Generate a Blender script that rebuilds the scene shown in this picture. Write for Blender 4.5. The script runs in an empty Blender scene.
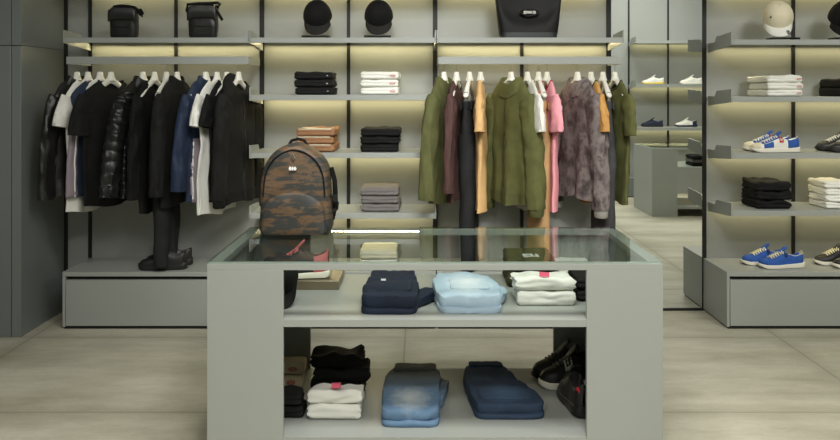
import bpy, bmesh, math, random
from mathutils import Vector, Matrix, noise
S = bpy.context.scene
COL = S.collection
PI = math.pi
F = 820.0; H = 1.45; CX = 420.0; HY = 90.0       # focal length in px, eye height, vanishing point
YB = 5.40                                         # back wall plane
YF = 4.985                                        # shelf / cabinet front plane

def W(px, py, Y):
    return Vector(((px-CX)/F*Y, Y, H-(py-HY)/F*Y))
def onz(px, py, z):
    Y = F*(H-z)/(py-HY)
    return Vector(((px-CX)/F*Y, Y, z))
def xat(px, Y): return (px-CX)/F*Y
def zat(py, Y): return H-(py-HY)/F*Y
def sm(t):
    t = max(0.0, min(1.0, t)); return t*t*(3-2*t)
def lerp(a, b, t): return a+(b-a)*t
def prof(tab, z):
    """smooth interpolation in a table of (key, v1, v2, ...) sorted by key"""
    if z <= tab[0][0]: return tab[0][1:]
    for p, q in zip(tab, tab[1:]):
        if z <= q[0]:
            t = (z-p[0])/(q[0]-p[0]+1e-9)
            return tuple(lerp(x, y, t) for x, y in zip(p[1:], q[1:]))
    return tab[-1][1:]
def nz(x, y, z): return noise.noise(Vector((x, y, z)))

# ------------------------------------------------------------------ materials
def lin(c):
    out = []
    for v in c:
        v /= 255.0
        out.append(v/12.92 if v <= .04045 else ((v+.055)/1.055)**2.4)
    return (*out, 1.0)
def newmat(name):
    m = bpy.data.materials.new(name); m.use_nodes = True
    nt = m.node_tree; b = nt.nodes['Principled BSDF']
    return m, nt, b
def coords(nt, scale=(1, 1, 1), kind='Object'):
    tc = nt.nodes.new('ShaderNodeTexCoord'); mp = nt.nodes.new('ShaderNodeMapping')
    mp.inputs['Scale'].default_value = scale
    nt.links.new(tc.outputs[kind], mp.inputs['Vector'])
    return mp.outputs['Vector']
def noise_node(nt, vec, scale, detail=3, rough=.55):
    n = nt.nodes.new('ShaderNodeTexNoise'); n.inputs['Scale'].default_value = scale
    n.inputs['Detail'].default_value = detail; n.inputs['Roughness'].default_value = rough
    nt.links.new(vec, n.inputs['Vector']); return n
def ramp(nt, fac, stops, interp='LINEAR'):
    r = nt.nodes.new('ShaderNodeValToRGB'); r.color_ramp.interpolation = interp
    el = r.color_ramp.elements
    while len(el) < len(stops): el.new(.5)
    for e, (p, c) in zip(el, stops): e.position = p; e.color = c
    nt.links.new(fac, r.inputs['Fac']); return r
def bump(nt, b, height, strength, dist=.01):
    bn = nt.nodes.new('ShaderNodeBump'); bn.inputs['Strength'].default_value = strength
    bn.inputs['Distance'].default_value = dist
    nt.links.new(height, bn.inputs['Height']); nt.links.new(bn.outputs['Normal'], b.inputs['Normal'])
def pm(name, rgb, rough=.5, metal=0.0, spec=.5, var=.0, vs=8.0, bs=0.0, bscale=200.0, coat=0.0):
    m, nt, b = newmat(name)
    b.inputs['Roughness'].default_value = rough; b.inputs['Metallic'].default_value = metal
    b.inputs['Specular IOR Level'].default_value = spec
    if coat: b.inputs['Coat Weight'].default_value = coat
    c = lin(rgb)
    v = coords(nt)
    n = noise_node(nt, v, vs, 3)
    k = var
    r = ramp(nt, n.outputs['Fac'], [(.3, (c[0]*(1-k), c[1]*(1-k), c[2]*(1-k), 1)), (.7, (min(1, c[0]*(1+k)), min(1, c[1]*(1+k)), min(1, c[2]*(1+k)), 1))])
    nt.links.new(r.outputs['Color'], b.inputs['Base Color'])
    if bs:
        n2 = noise_node(nt, v, bscale, 2); bump(nt, b, n2.outputs['Fac'], bs, .004)
    return m
def fabric(name, rgb, var=.10, rough=.85, spec=.2, vs=14, bs=.25, bscale=60, sheen=.0):
    m = pm(name, rgb, rough, 0, spec, var, vs, bs, bscale)
    if sheen: m.node_tree.nodes['Principled BSDF'].inputs['Sheen Weight'].default_value = sheen
    return m

PAINT = (150, 154, 149)
M = {}
M['paint'] = pm('grey_satin_paint', PAINT, .42, 0, .5, .02, 2)
M['wallpaint'] = pm('grey_wall_panel', (153, 156, 152), .40, 0, .5, .03, 1.5)
M['paintshade'] = pm('grey_paint_shaded', (112, 117, 116), .36, 0, .5, .03, 1.5)  # the grey paint darkened: the column's weaker light put into the colour
M['ceil'] = pm('ceiling_grey', (150, 152, 146), .8)
M['black'] = pm('black_metal', (18, 18, 17), .5, 0, .4)
M['darkgap'] = pm('painted_gap_shade', (30, 31, 30), .7)
M['hanger'] = pm('white_hanger', (226, 225, 214), .4, 0, .5)
M['steel'] = pm('steel_wire', (150, 150, 145), .3, .9)
M['blk'] = fabric('black_cotton', (27, 27, 26), .2)
M['blk2'] = fabric('black_jersey', (21, 21, 21), .2)
M['blkdenim'] = fabric('black_denim', (36, 37, 38), .2, bscale=150)
M['leather'] = pm('black_leather', (24, 24, 23), .38, 0, .5, .2, 12, .35, 40)
M['puffer'] = pm('black_nylon', (26, 27, 26), .38, 0, .5, .15, 10, .3, 30)
M['white'] = fabric('white_cotton', (226, 226, 218), .03)
M['cream'] = fabric('cream_cotton', (218, 211, 186), .04)
M['navy'] = fabric('navy_nylon', (40, 50, 70), .15, .6)
M['mauve'] = fabric('mauve_nylon', (142, 130, 138), .06, .6)
M['olive'] = fabric('olive_cotton', (84, 86, 52), .14)
M['olive2'] = fabric('bright_olive_cotton', (92, 94, 56), .14)
M['darkolive'] = fabric('dark_olive', (62, 61, 40), .12)
M['maroon'] = fabric('maroon_cotton', (78, 56, 53), .12)
M['tan'] = fabric('tan_cotton', (206, 168, 116), .07)
M['tan2'] = fabric('amber_cotton', (196, 148, 86), .07)
M['tanpant'] = fabric('camel_twill', (184, 148, 106), .10)
M['pink'] = fabric('pink_cotton', (232, 158, 168), .05)
M['crimson'] = fabric('crimson_cotton', (160, 52, 74), .05)
M['caramel'] = fabric('caramel_cotton', (148, 110, 80), .08)
M['greyknit'] = fabric('grey_knit', (108, 104, 102), .08)
M['beige'] = fabric('beige_carton', (206, 192, 160), .04)
M['pinktag'] = pm('pink_tag', (224, 92, 122), .6)
M['red'] = pm('red_print', (200, 40, 52), .6)
M['whiteprint'] = pm('white_print', (230, 230, 226), .6)
M['silver'] = pm('silver_metal', (190, 188, 182), .28, 1.0)
M['bronze'] = pm('bronze_riser', (122, 112, 92), .32, .5)
M['rubber'] = pm('white_rubber', (226, 222, 206), .5)
M['yrubber'] = pm('yellow_rubber', (222, 196, 96), .5)
M['blackrubber'] = pm('black_rubber', (22, 22, 22), .55)
M['shoeblue'] = pm('blue_suede', (44, 84, 156), .75, 0, .3, .12, 30)
M['shoenavy'] = pm('navy_suede', (34, 42, 62), .7, 0, .3, .1, 30)
M['shoewhite'] = pm('white_shoe_leather', (224, 222, 212), .45)
M['shoeblack'] = pm('black_shoe_leather', (25, 25, 25), .5)
M['shoepink'] = pm('salmon_suede', (222, 116, 118), .7)
M['lacecream'] = pm('cream_laces', (232, 226, 190), .8)

M['toteleather'] = pm('smooth_black_leather', (17, 17, 16), .55, 0, .18, .1, 8)
M['blklit'] = fabric('black_cotton_lit', (38, 38, 37), .1)  # cap cotton lightened for the brim: light falling on it is in the colour
M['cuffgrey'] = fabric('pale_grey_cuff', (158, 156, 148), .06)
def denim(name, base, faded, fade=.5, size=(.14, .25), cen=(0, 0), dark_back=None):
    """indigo denim with a washed-out patch: the wash belongs to the cloth"""
    m, nt, b = newmat(name)
    b.inputs['Roughness'].default_value = .85; b.inputs['Specular IOR Level'].default_value = .2
    v = coords(nt)
    mp = nt.nodes.new('ShaderNodeMapping'); mp.inputs['Location'].default_value = (-cen[0]/size[0], -cen[1]/size[1], 0)
    mp.inputs['Scale'].default_value = (1/size[0], 1/size[1], 0)
    nt.links.new(v, mp.inputs['Vector'])
    ln = nt.nodes.new('ShaderNodeVectorMath'); ln.operation = 'LENGTH'; nt.links.new(mp.outputs['Vector'], ln.inputs[0])
    n = noise_node(nt, v, 26, 4, .65)
    ad = nt.nodes.new('ShaderNodeMath'); ad.operation = 'MULTIPLY_ADD'; ad.inputs[1].default_value = .55
    nt.links.new(n.outputs['Fac'], ad.inputs[0]); nt.links.new(ln.outputs['Value'], ad.inputs[2])
    r = ramp(nt, ad.outputs[0], [(.22, lin(faded)), (1.3 if fade > 1 else .95, lin(base))])
    last = r.outputs['Color']
    if dark_back:
        sx = nt.nodes.new('ShaderNodeSeparateXYZ'); nt.links.new(v, sx.inputs[0])
        mr = nt.nodes.new('ShaderNodeMapRange'); mr.inputs['From Min'].default_value = dark_back[1]; mr.inputs['From Max'].default_value = dark_back[2]
        nt.links.new(sx.outputs['Y'], mr.inputs['Value'])
        mx = nt.nodes.new('ShaderNodeMixRGB'); mx.inputs['Color2'].default_value = lin(dark_back[0])
        nt.links.new(mr.outputs['Result'], mx.inputs['Fac']); nt.links.new(last, mx.inputs['Color1'])
        last = mx.outputs['Color']
    nt.links.new(last, b.inputs['Base Color'])
    n2 = noise_node(nt, v, 220, 2); bump(nt, b, n2.outputs['Fac'], .3, .002)
    return m
M['jean_navy'] = denim('raw_navy_denim', (36, 43, 58), (42, 51, 68))
M['jean_light'] = denim('bleached_denim', (168, 190, 206), (224, 232, 236), 1.2, (.15, .30), (.115, .22))
M['jean_fade'] = denim('faded_denim', (98, 126, 154), (198, 206, 208), 1.2, (.13, .20), (.115, .14), ((102, 105, 105), .18, .46))
M['jean_dark'] = denim('indigo_denim', (52, 67, 88), (76, 100, 128), 1.2, (.16, .16), (.13, .12))

def camo(name, cols, scale=(7, 2, 27)):
    m, nt, b = newmat(name)
    b.inputs['Roughness'].default_value = .6
    v = coords(nt, scale)
    d = noise_node(nt, coords(nt), 6, 2)
    ad = nt.nodes.new('ShaderNodeMixRGB'); ad.blend_type = 'ADD'; ad.inputs['Fac'].default_value = .55
    nt.links.new(v, ad.inputs['Color1']); nt.links.new(d.outputs['Color'], ad.inputs['Color2'])
    n = noise_node(nt, ad.outputs['Color'], 1.0, 3, .6)
    n2 = noise_node(nt, coords(nt), 45, 4, .7)
    mx = nt.nodes.new('ShaderNodeMath'); mx.operation = 'MULTIPLY_ADD'; mx.inputs[1].default_value = .22
    nt.links.new(n2.outputs['Fac'], mx.inputs[0]); nt.links.new(n.outputs['Fac'], mx.inputs[2])
    st = [(p, lin(c)) for p, c in cols]
    r = ramp(nt, mx.outputs[0], st)
    nt.links.new(r.outputs['Color'], b.inputs['Base Color'])
    bump(nt, b, n2.outputs['Fac'], .15, .003)
    return m
M['camo'] = camo('tiger_camo', [(.45, (46, 48, 47)), (.575, (50, 50, 47)), (.62, (86, 70, 52)), (.68, (102, 77, 52)), (.76, (74, 64, 50))])
M['snake'] = camo('washed_grey_print', [(.45, (66, 58, 58)), (.56, (98, 87, 86)), (.68, (128, 119, 116)), (.78, (88, 79, 79))], (14, 14, 10))

def floor_material():
    m, nt, b = newmat('concrete_tiles')
    v = coords(nt)
    n1 = noise_node(nt, coords(nt, (.5, 1.5, 1)), 1.6, 5, .6)
    n2 = noise_node(nt, coords(nt, (2.2, 6, 1)), 2.2, 6, .7)
    n3 = noise_node(nt, v, 38, 4, .7)
    a1 = nt.nodes.new('ShaderNodeMath'); a1.operation = 'MULTIPLY_ADD'; a1.inputs[1].default_value = .36
    nt.links.new(n2.outputs['Fac'], a1.inputs[0]); nt.links.new(n1.outputs['Fac'], a1.inputs[2])
    a2 = nt.nodes.new('ShaderNodeMath'); a2.operation = 'MULTIPLY_ADD'; a2.inputs[1].default_value = .14
    nt.links.new(n3.outputs['Fac'], a2.inputs[0]); nt.links.new(a1.outputs[0], a2.inputs[2])
    r = ramp(nt, a2.outputs[0], [(.50, lin((150, 146, 126))), (.76, lin((180, 177, 159))), (1.0, lin((204, 201, 184)))])
    sx = nt.nodes.new('ShaderNodeSeparateXYZ'); nt.links.new(v, sx.inputs[0])
    def joint(sock, off, pitch, wid):
        s = nt.nodes.new('ShaderNodeMath'); s.operation = 'SUBTRACT'; s.inputs[1].default_value = off - pitch/2 + 20*pitch*0
        nt.links.new(sock, s.inputs[0])
        md = nt.nodes.new('ShaderNodeMath'); md.operation = 'FLOORED_MODULO'; md.inputs[1].default_value = pitch
        nt.links.new(s.outputs[0], md.inputs[0])
        d = nt.nodes.new('ShaderNodeMath'); d.operation = 'SUBTRACT'; d.inputs[1].default_value = pitch/2
        nt.links.new(md.outputs[0], d.inputs[0])
        ab = nt.nodes.new('ShaderNodeMath'); ab.operation = 'ABSOLUTE'; nt.links.new(d.outputs[0], ab.inputs[0])
        mr = nt.nodes.new('ShaderNodeMapRange'); mr.inputs['From Min'].default_value = wid*.25; mr.inputs['From Max'].default_value = wid
        mr.inputs['To Min'].default_value = 1; mr.inputs['To Max'].default_value = 0
        nt.links.new(ab.outputs[0], mr.inputs['Value'])
        # grime gathered along the joint, broken up by the noise
        mr2 = nt.nodes.new('ShaderNodeMapRange'); mr2.inputs['From Min'].default_value = 0; mr2.inputs['From Max'].default_value = .11
        mr2.inputs['To Min'].default_value = .55; mr2.inputs['To Max'].default_value = 0
        nt.links.new(ab.outputs[0], mr2.inputs['Value'])
        mu = nt.nodes.new('ShaderNodeMath'); mu.operation = 'MULTIPLY'
        nt.links.new(mr2.outputs[0], mu.inputs[0]); nt.links.new(n1.outputs['Fac'], mu.inputs[1])
        return mr.outputs[0], mu.outputs[0]
    jx, gx = joint(sx.outputs['X'], 2.10, 2.187, .006)
    jy, gy = joint(sx.outputs['Y'], 3.69, 1.12, .006)
    def mx2(a, c):
        q = nt.nodes.new('ShaderNodeMath'); q.operation = 'MAXIMUM'; nt.links.new(a, q.inputs[0]); nt.links.new(c, q.inputs[1]); return q.outputs[0]
    j = mx2(jx, jy); g = mx2(gx, gy)
    c1 = nt.nodes.new('ShaderNodeMixRGB'); c1.inputs['Color2'].default_value = lin((112, 108, 86))
    nt.links.new(g, c1.inputs['Fac']); nt.links.new(r.outputs['Color'], c1.inputs['Color1'])
    c2 = nt.nodes.new('ShaderNodeMixRGB'); c2.inputs['Color2'].default_value = lin((104, 100, 84))
    sc = nt.nodes.new('ShaderNodeMath'); sc.operation = 'MULTIPLY'; sc.inputs[1].default_value = .55; nt.links.new(j, sc.inputs[0])
    nt.links.new(sc.outputs[0], c2.inputs['Fac']); nt.links.new(c1.outputs['Color'], c2.inputs['Color1'])
    nt.links.new(c2.outputs['Color'], b.inputs['Base Color'])
    b.inputs['Roughness'].default_value = .55; b.inputs['Specular IOR Level'].default_value = .3
    bump(nt, b, n3.outputs['Fac'], .06, .003)
    return m
M['floor'] = floor_material()

def mirror_material():
    m, nt, b = newmat('mirror_silvering')
    b.inputs['Base Color'].default_value = (.83, .86, .83, 1); b.inputs['Metallic'].default_value = 1; b.inputs['Roughness'].default_value = .0
    return m
M['mirror'] = mirror_material()
def glass_material():
    """clear pane: Fresnel reflection over straight transmission"""
    m = bpy.data.materials.new('clear_glass'); m.use_nodes = True
    nt = m.node_tree; nt.nodes.clear()
    out = nt.nodes.new('ShaderNodeOutputMaterial')
    tr = nt.nodes.new('ShaderNodeBsdfTransparent'); tr.inputs['Color'].default_value = (.90, .94, .92, 1)
    gl = nt.nodes.new('ShaderNodeBsdfGlossy'); gl.inputs['Roughness'].default_value = .0
    gl.inputs['Color'].default_value = (.95, .97, .96, 1)
    fr = nt.nodes.new('ShaderNodeFresnel'); fr.inputs['IOR'].default_value = 2.0
    ge = nt.nodes.new('ShaderNodeNewGeometry')
    mu = nt.nodes.new('ShaderNodeMath'); mu.operation = 'MULTIPLY'
    inv = nt.nodes.new('ShaderNodeMath'); inv.operation = 'SUBTRACT'; inv.inputs[0].default_value = 1
    nt.links.new(ge.outputs['Backfacing'], inv.inputs[1])
    nt.links.new(fr.outputs[0], mu.inputs[0]); nt.links.new(inv.outputs[0], mu.inputs[1])
    mx = nt.nodes.new('ShaderNodeMixShader')
    nt.links.new(mu.outputs[0], mx.inputs[0]); nt.links.new(tr.outputs[0], mx.inputs[1]); nt.links.new(gl.outputs[0], mx.inputs[2])
    nt.links.new(mx.outputs[0], out.inputs['Surface'])
    return m
M['glass'] = glass_material()

# ------------------------------------------------------------------ mesh helpers
class MB:
    def __init__(s): s.v = []; s.f = []
    def add(s, vs, fs):
        o = len(s.v); s.v += [tuple(p) for p in vs]; s.f += [tuple(i+o for i in f) for f in fs]; return s
    def box(s, x0, x1, y0, y1, z0, z1):
        vs = [(x, y, z) for z in (z0, z1) for y in (y0, y1) for x in (x0, x1)]
        return s.add(vs, [(0, 2, 3, 1), (4, 5, 7, 6), (0, 1, 5, 4), (2, 6, 7, 3), (0, 4, 6, 2), (1, 3, 7, 5)])
    def prism(s, poly, axis, a, b):
        """extrude a 2-D polygon along an axis"""
        def P(u, v, w): return {'x': (w, u, v), 'y': (u, w, v), 'z': (u, v, w)}[axis]
        n = len(poly); vs = [P(u, v, a) for u, v in poly]+[P(u, v, b) for u, v in poly]
        fs = [tuple(range(n))[::-1], tuple(range(n, 2*n))]+[(i, (i+1) % n, n+(i+1) % n, n+i) for i in range(n)]
        return s.add(vs, fs)
    def loft(s, rings, cap0=True, cap1=True):
        n = len(rings[0]); vs = [p for r in rings for p in r]; fs = []
        for i in range(len(rings)-1):
            for j in range(n):
                k = (j+1) % n
                fs.append((i*n+j, i*n+k, (i+1)*n+k, (i+1)*n+j))
        for cap, r0 in ((cap0, 0), (cap1, (len(rings)-1)*n)):
            if cap:
                c = sum((Vector(vs[r0+j]) for j in range(n)), Vector())/n
                vs.append(tuple(c)); ci = len(vs)-1
                for j in range(n):
                    k = (j+1) % n
                    fs.append((ci, r0+k, r0+j) if r0 == 0 else (ci, r0+j, r0+k))
        return s.add(vs, fs)
    def grid(s, rows):
        n = len(rows[0]); vs = [p for r in rows for p in r]
        fs = [(i*n+j, i*n+j+1, (i+1)*n+j+1, (i+1)*n+j) for i in range(len(rows)-1) for j in range(n-1)]
        return s.add(vs, fs)
    def tube(s, pts, rad, n=8):
        pts = [Vector(p) for p in pts]; rings = []
        up = Vector((0, 0, 1))
        for i, p in enumerate(pts):
            d = (pts[min(i+1, len(pts)-1)]-pts[max(i-1, 0)]).normalized()
            a = d.cross(up)
            if a.length < .05: a = d.cross(Vector((0, 1, 0)))
            a.normalize(); b2 = d.cross(a)
            r = rad[i] if isinstance(rad, (list, tuple)) else rad
            rings.append([p+a*(math.cos(t)*r)+b2*(math.sin(t)*r) for t in [2*PI*k/n for k in range(n)]])
        return s.loft(rings)
    def ell(s, c, r, nu=16, nv=10):
        rings = []
        for i in range(1, nv):
            ph = PI*i/nv
            rings.append([(c[0]+r[0]*math.sin(ph)*math.cos(t), c[1]+r[1]*math.sin(ph)*math.sin(t), c[2]-r[2]*math.cos(ph)) for t in [2*PI*k/nu for k in range(nu)]])
        return s.loft(rings)
    def wobble(s, amp, scale, seed=0.0):
        s.v = [tuple(Vector(p)+noise.noise_vector(Vector(p)*scale+Vector((seed, seed*1.7, -seed)))*amp) for p in s.v]
        return s

MESHES = {}
def link(name, mb, mat, parent=None, loc=None, bevel=0, sharp=40, thick=0, rot=None):
    me = bpy.data.meshes.new(name)
    bm = bmesh.new()
    vs = [bm.verts.new(p) for p in mb.v]
    for f in mb.f:
        if len(set(f)) > 2:
            try: bm.faces.new([vs[i] for i in f])
            except ValueError: pass
    bmesh.ops.recalc_face_normals(bm, faces=bm.faces)
    for f in bm.faces: f.smooth = True
    for e in bm.edges:
        if len(e.link_faces) == 2 and e.calc_face_angle(0) > math.radians(sharp): e.smooth = False
    bm.to_mesh(me); bm.free()
    me.materials.append(mat)
    o = bpy.data.objects.new(name, me); COL.objects.link(o)
    if parent: o.parent = parent
    if loc: o.location = loc
    if rot: o.rotation_euler = rot
    if thick:
        md = o.modifiers.new('Solidify', 'SOLIDIFY'); md.thickness = thick; md.offset = -1
    if bevel:
        md = o.modifiers.new('Bevel', 'BEVEL'); md.width = bevel; md.segments = 2; md.limit_method = 'ANGLE'; md.angle_limit = math.radians(50)
        md.harden_normals = False
    return o
def tag(o, label, cat, group=None):
    o['label'] = label; o['category'] = cat
    if group: o['group'] = group
    return o
def thing(name, label, cat, loc=(0, 0, 0), rz=0.0, group=None, rot=None):
    o = bpy.data.objects.new(name, None); COL.objects.link(o); o.empty_display_size = .05
    o.location = loc; o.rotation_euler = rot if rot else (0, 0, rz)
    return tag(o, label, cat, group)
def struct(name, mb, mat, bevel=0):
    o = link(name, mb, mat, None, None, bevel); o['kind'] = 'structure'; return o
def dup(root, loc, label, rz=None, group=None, category=None):
    r = root.copy(); COL.objects.link(r); r.location = loc; r['label'] = label
    if rz is not None: r.rotation_euler = (0, 0, rz)
    if group: r['group'] = group
    for ch in list(root.children):
        c = ch.copy(); COL.objects.link(c); c.parent = r
        for g in list(ch.children):
            d = g.copy(); COL.objects.link(d); d.parent = c
    return r
def B(*a): return MB().box(*a)

# ------------------------------------------------------------------ room shell
XL, XR, YO, ZC = -4.6, 5.6, -.70, 3.30
struct('floor', B(XL-.1, XR+.1, YO-.1, YB+.1, -.1, 0), M['floor'])
struct('ceiling', B(XL-.1, XR+.1, YO-.1, YB+.1, ZC, ZC+.1), M['ceil'])
struct('wall_back', B(XL-.1, XR+.1, YB, YB+.1, 0, ZC), M['wallpaint'])
struct('wall_front', B(XL-.1, XR+.1, YO-.1, YO, 0, ZC), M['wallpaint'])
struct('wall_left', B(XL-.1, XL, YO, YB, 0, ZC), M['wallpaint'])
struct('wall_right', B(XR, XR+.1, YO, YB, 0, ZC), M['wallpaint'])
# boxed-out column at the left: stacked cladding panels with a corner strip
cy = 4.81; cxr = -2.34
colm = MB().box(XL, -2.400, cy, YB, 0, 1.708).box(XL, -2.400, cy, YB, 1.712, ZC)
colm.box(-2.400, -2.396, cy+.008, YB, 0, ZC)
colm.box(-2.396, cxr, cy, YB, 0, 1.708).box(-2.396, cxr, cy, YB, 1.712, ZC)
colm.box(-2.50, cxr-.004, cy+.02, YB, 1.70, 1.72)
struct('column_left', colm, M['paintshade'], .004)
struct('trim_1', B(cxr, cxr+.022, YB-.012, YB, 0, ZC), M['black'])  # black strip standing in for the shaded gap between column and wall
BAYS = [-2.17, -1.04, .10, 1.24]
ups = [(-2.17, .022), (-1.605, .022), (-1.04, .030), (-.47, .022), (.10, .030), (.67, .022), (1.24, .028), (1.868, .030), (2.456, .022), (3.045, .022), (3.62, .03)]
for i, (x, w) in enumerate(ups):
    z0 = 0.346 if i != 6 else 0
    struct('trim_%d' % (i+2), B(x-w/2, x+w/2, YB-.010, YB, z0 if i < 7 else (0 if i == 7 else .346), ZC), M['black'])
# light pelmet above the frame that carries the uppermost strip of light
struct('trim_13', MB().box(-2.17, 1.24, YF, YB, 2.115, 2.145).box(1.895, 3.9, YF, YB, 2.115, 2.145), M['paint'], .002)

# mirror
mr = thing('wall_mirror', 'tall frameless wall mirror between the hanging clothes and the sneaker shelves', 'mirror', (1.555, YB, 0))
link('mirror_pane', B(-.298, .298, -.012, -.001, .018, 3.0), M['mirror'], mr)
link('bottom_channel', B(-.30, .30, -.018, -.001, .002, .018), M['black'], mr)

# ------------------------------------------------------------------ wall shelves, rails, cabinets
def shelf(x0, x1, ztop, label, y_front=YF, y_wall=YB-.011, th=.032, flip=1, lefty=True, righty=True):
    """steel shelf tray with an upturned end plate at each end"""
    w = x1-x0; cx = (x0+x1)/2
    t = thing('wall_shelf', label, 'shelf', (cx, y_wall, ztop-th), 0 if flip == 1 else PI, 'steel wall shelves')
    d = abs(y_front-y_wall)
    link('shelf_board', MB().prism([(-d, 0), (-d, th), (0, th), (0, th-.006), (-d+.012, th-.006), (-d+.012, 0)], 'x', -w/2+.004, w/2-.004), M['paint'], t, bevel=.001)
    for sgn, use in ((-1, lefty), (1, righty)):
        if not use: continue
        xa = sgn*(w/2-.0035)
        poly = [(-d, -.002), (0, -.030), (0, th-.002), (-d*.30, th-.002), (-d*.38, th+.034), (-d, th+.046)]
        link('end_plate', MB().prism(poly, 'x', xa-.0035, xa+.0035), M['paint'], t)
    return t
zs = [1.769, 1.420, 1.068, .700]
shelf(BAYS[0], BAYS[1]-.002, zs[0], 'grey metal shelf carrying the two black crossbody bags')
shelf(BAYS[1]+.002, BAYS[2]-.002, zs[0], 'grey metal shelf carrying the two black caps')
shelf(BAYS[1]+.002, BAYS[2]-.002, zs[1], 'grey metal shelf with a black and a white folded stack')
shelf(BAYS[1]+.002, BAYS[2]-.002, zs[2], 'grey metal shelf with caramel and black folded stacks above the backpack')
shelf(BAYS[1]+.002, BAYS[2]-.002, zs[3], 'lowest grey metal shelf, beside the backpack, with grey folded stack')
shelf(BAYS[2]+.002, BAYS[3], zs[0], 'grey metal shelf carrying the black tote bag')
zr = [1.757, 1.410, 1.064, .716]
XR0, XR1 = 1.892, 3.9
shelf(XR0, XR1, zr[0], 'grey metal shelf carrying the cream cap, right of the mirror')
shelf(XR0, XR1, zr[1], 'grey metal shelf carrying the white and black folded tees right of mirror')
shelf(XR0, XR1, zr[2], 'grey metal shelf carrying the white and blue sneakers')
shelf(XR0, XR1, zr[3], 'grey metal shelf just above the bright blue sneakers')

def cabinet(x0, x1, label, yf=YF-.01, yb=YB-.011, flip=False):
    w = x1-x0; d = yb-yf; h = .346
    t = thing('storage_cabinet', label, 'cabinet', ((x0+x1)/2, yb, 0), PI if flip else 0, 'low storage cabinets')
    link('cabinet_body', MB().box(-w/2, w/2, -d, 0, .318, h).box(-w/2, -w/2+.018, -d, 0, .012, .318).box(w/2-.018, w/2, -d, 0, .012, .318).box(-w/2+.018, w/2-.018, -.02, 0, .012, .318).box(-w/2+.018, w/2-.018, -d+.03, -.02, .012, .03), M['paint'], t, bevel=.002)
    dr = link('drawer', B(-w/2+.021, w/2-.021, -d-.001, -d+.35, .018, .296), M['paint'], t, bevel=.002)
    link('gap_shade_strip', B(-w/2+.021, w/2-.021, -d+.035, -d+.06, .296, .318), M['darkgap'], t)  # dark strip inside the gap over the drawer, shade put into its colour
    link('plinth', B(-w/2+.01, w/2-.01, -d+.006, -.02, 0, .012), M['black'], t)
    return t
cabinet(BAYS[0], BAYS[1]-.003, 'low grey drawer cabinet under the black clothes, black sneakers on top')
cabinet(BAYS[1]+.003, BAYS[2]-.003, 'low grey drawer cabinet mostly hidden behind the middle of the table')
cabinet(BAYS[2]+.003, BAYS[3], 'low grey drawer cabinet behind the table under the colourful clothes')
cabinet(1.862, 3.9, 'low grey drawer cabinet under the bright blue sneakers right of mirror')

YR = 5.09; ZRAIL = 1.640
def rail(x0, x1, label):
    t = thing('clothes_rail', label, 'clothes rail', ((x0+x1)/2, YB-.011, 1.60), 0, 'clothes rails')
    w = x1-x0; d = YB-.011-5.03
    link('front_bar', B(-w/2, w/2, -d, -d+.012, .008, .055), M['paint'], t, bevel=.0015)
    for sx in (-1, 1):
        link('end_bracket', B(sx*(w/2-.004)-.004, sx*(w/2-.004)+.004, -d+.012, 0, .008, .055), M['paint'], t)
    link('hanging_rod', MB().tube([(-w/2+.005, YR-YB+.011, .040), (w/2-.005, YR-YB+.011, .040)], .008, 8), M['steel'], t)
rail(BAYS[0]-.0, BAYS[1]-.012, 'grey flat clothes rail holding the black and navy clothes')
rail(BAYS[2]+.012, BAYS[3], 'grey flat clothes rail holding the olive, tan and pink clothes')

# ------------------------------------------------------------------ display table with glass top
YT = 3.147; TZ = .79; TX0, TX1 = xat(207, YT), xat(663, YT); TD = .804
def display_table(label, x0, y0, w, d, flip=False):
    t = thing('display_table', label, 'table', (x0+w/2, y0+d/2, 0), PI if flip else 0)
    hw, hd = w/2, d/2; th = .022; lw = .292
    for sx in (-1, 1):
        a = sx*hw; b = sx*(hw-th)
        link('side_panel', B(min(a, b), max(a, b), -hd+th, hd-th, 0, TZ-.032), M['paint'], t)
        for sy in (-1, 1):
            ya, yb = sy*hd, sy*(hd-th)
            xa, xb = sx*hw, sx*(hw-lw)
            link('leg_panel', B(min(xa, xb), max(xa, xb), min(ya, yb), max(ya, yb), 0, TZ-.032), M['paint'], t, bevel=.001)
    fr = MB(); r = .046
    fr.box(-hw, hw, -hd, -hd+r, TZ-.032, TZ-.007).box(-hw, hw, hd-r, hd, TZ-.032, TZ-.007)
    fr.box(-hw, -hw+r, -hd+r, hd-r, TZ-.032, TZ-.007).box(hw-r, hw, -hd+r, hd-r, TZ-.032, TZ-.007)
    link('top_frame', fr, M['paint'], t, bevel=.0015)
    link('glass_top', B(-hw, hw, -hd, hd, TZ-.0068, TZ), M['glass'], t)
    link('shelf_board', B(-hw+th, hw-th, -hd+th, hd-th, .540, .567), M['paint'], t)
    link('shelf_board', B(-hw+th, hw-th, -hd+th, hd-th, .088, .116), M['paint'], t)
    # front nosings between the legs bring the shelves flush with the leg panels
    link('shelf_nosing', B(-hw+lw, hw-lw, -hd+.002, -hd+th, .540, .567), M['paint'], t)
    link('shelf_nosing', B(-hw+lw, hw-lw, -hd+.002, -hd+th, .088, .116), M['paint'], t)
    return t
display_table('large grey display table with glass top and open shelves of jeans', TX0, YT, TX1-TX0, TD)
display_table('second grey display table seen in the wall mirror', 2.655, 1.40-.81, 1.75, TD, True)

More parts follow.
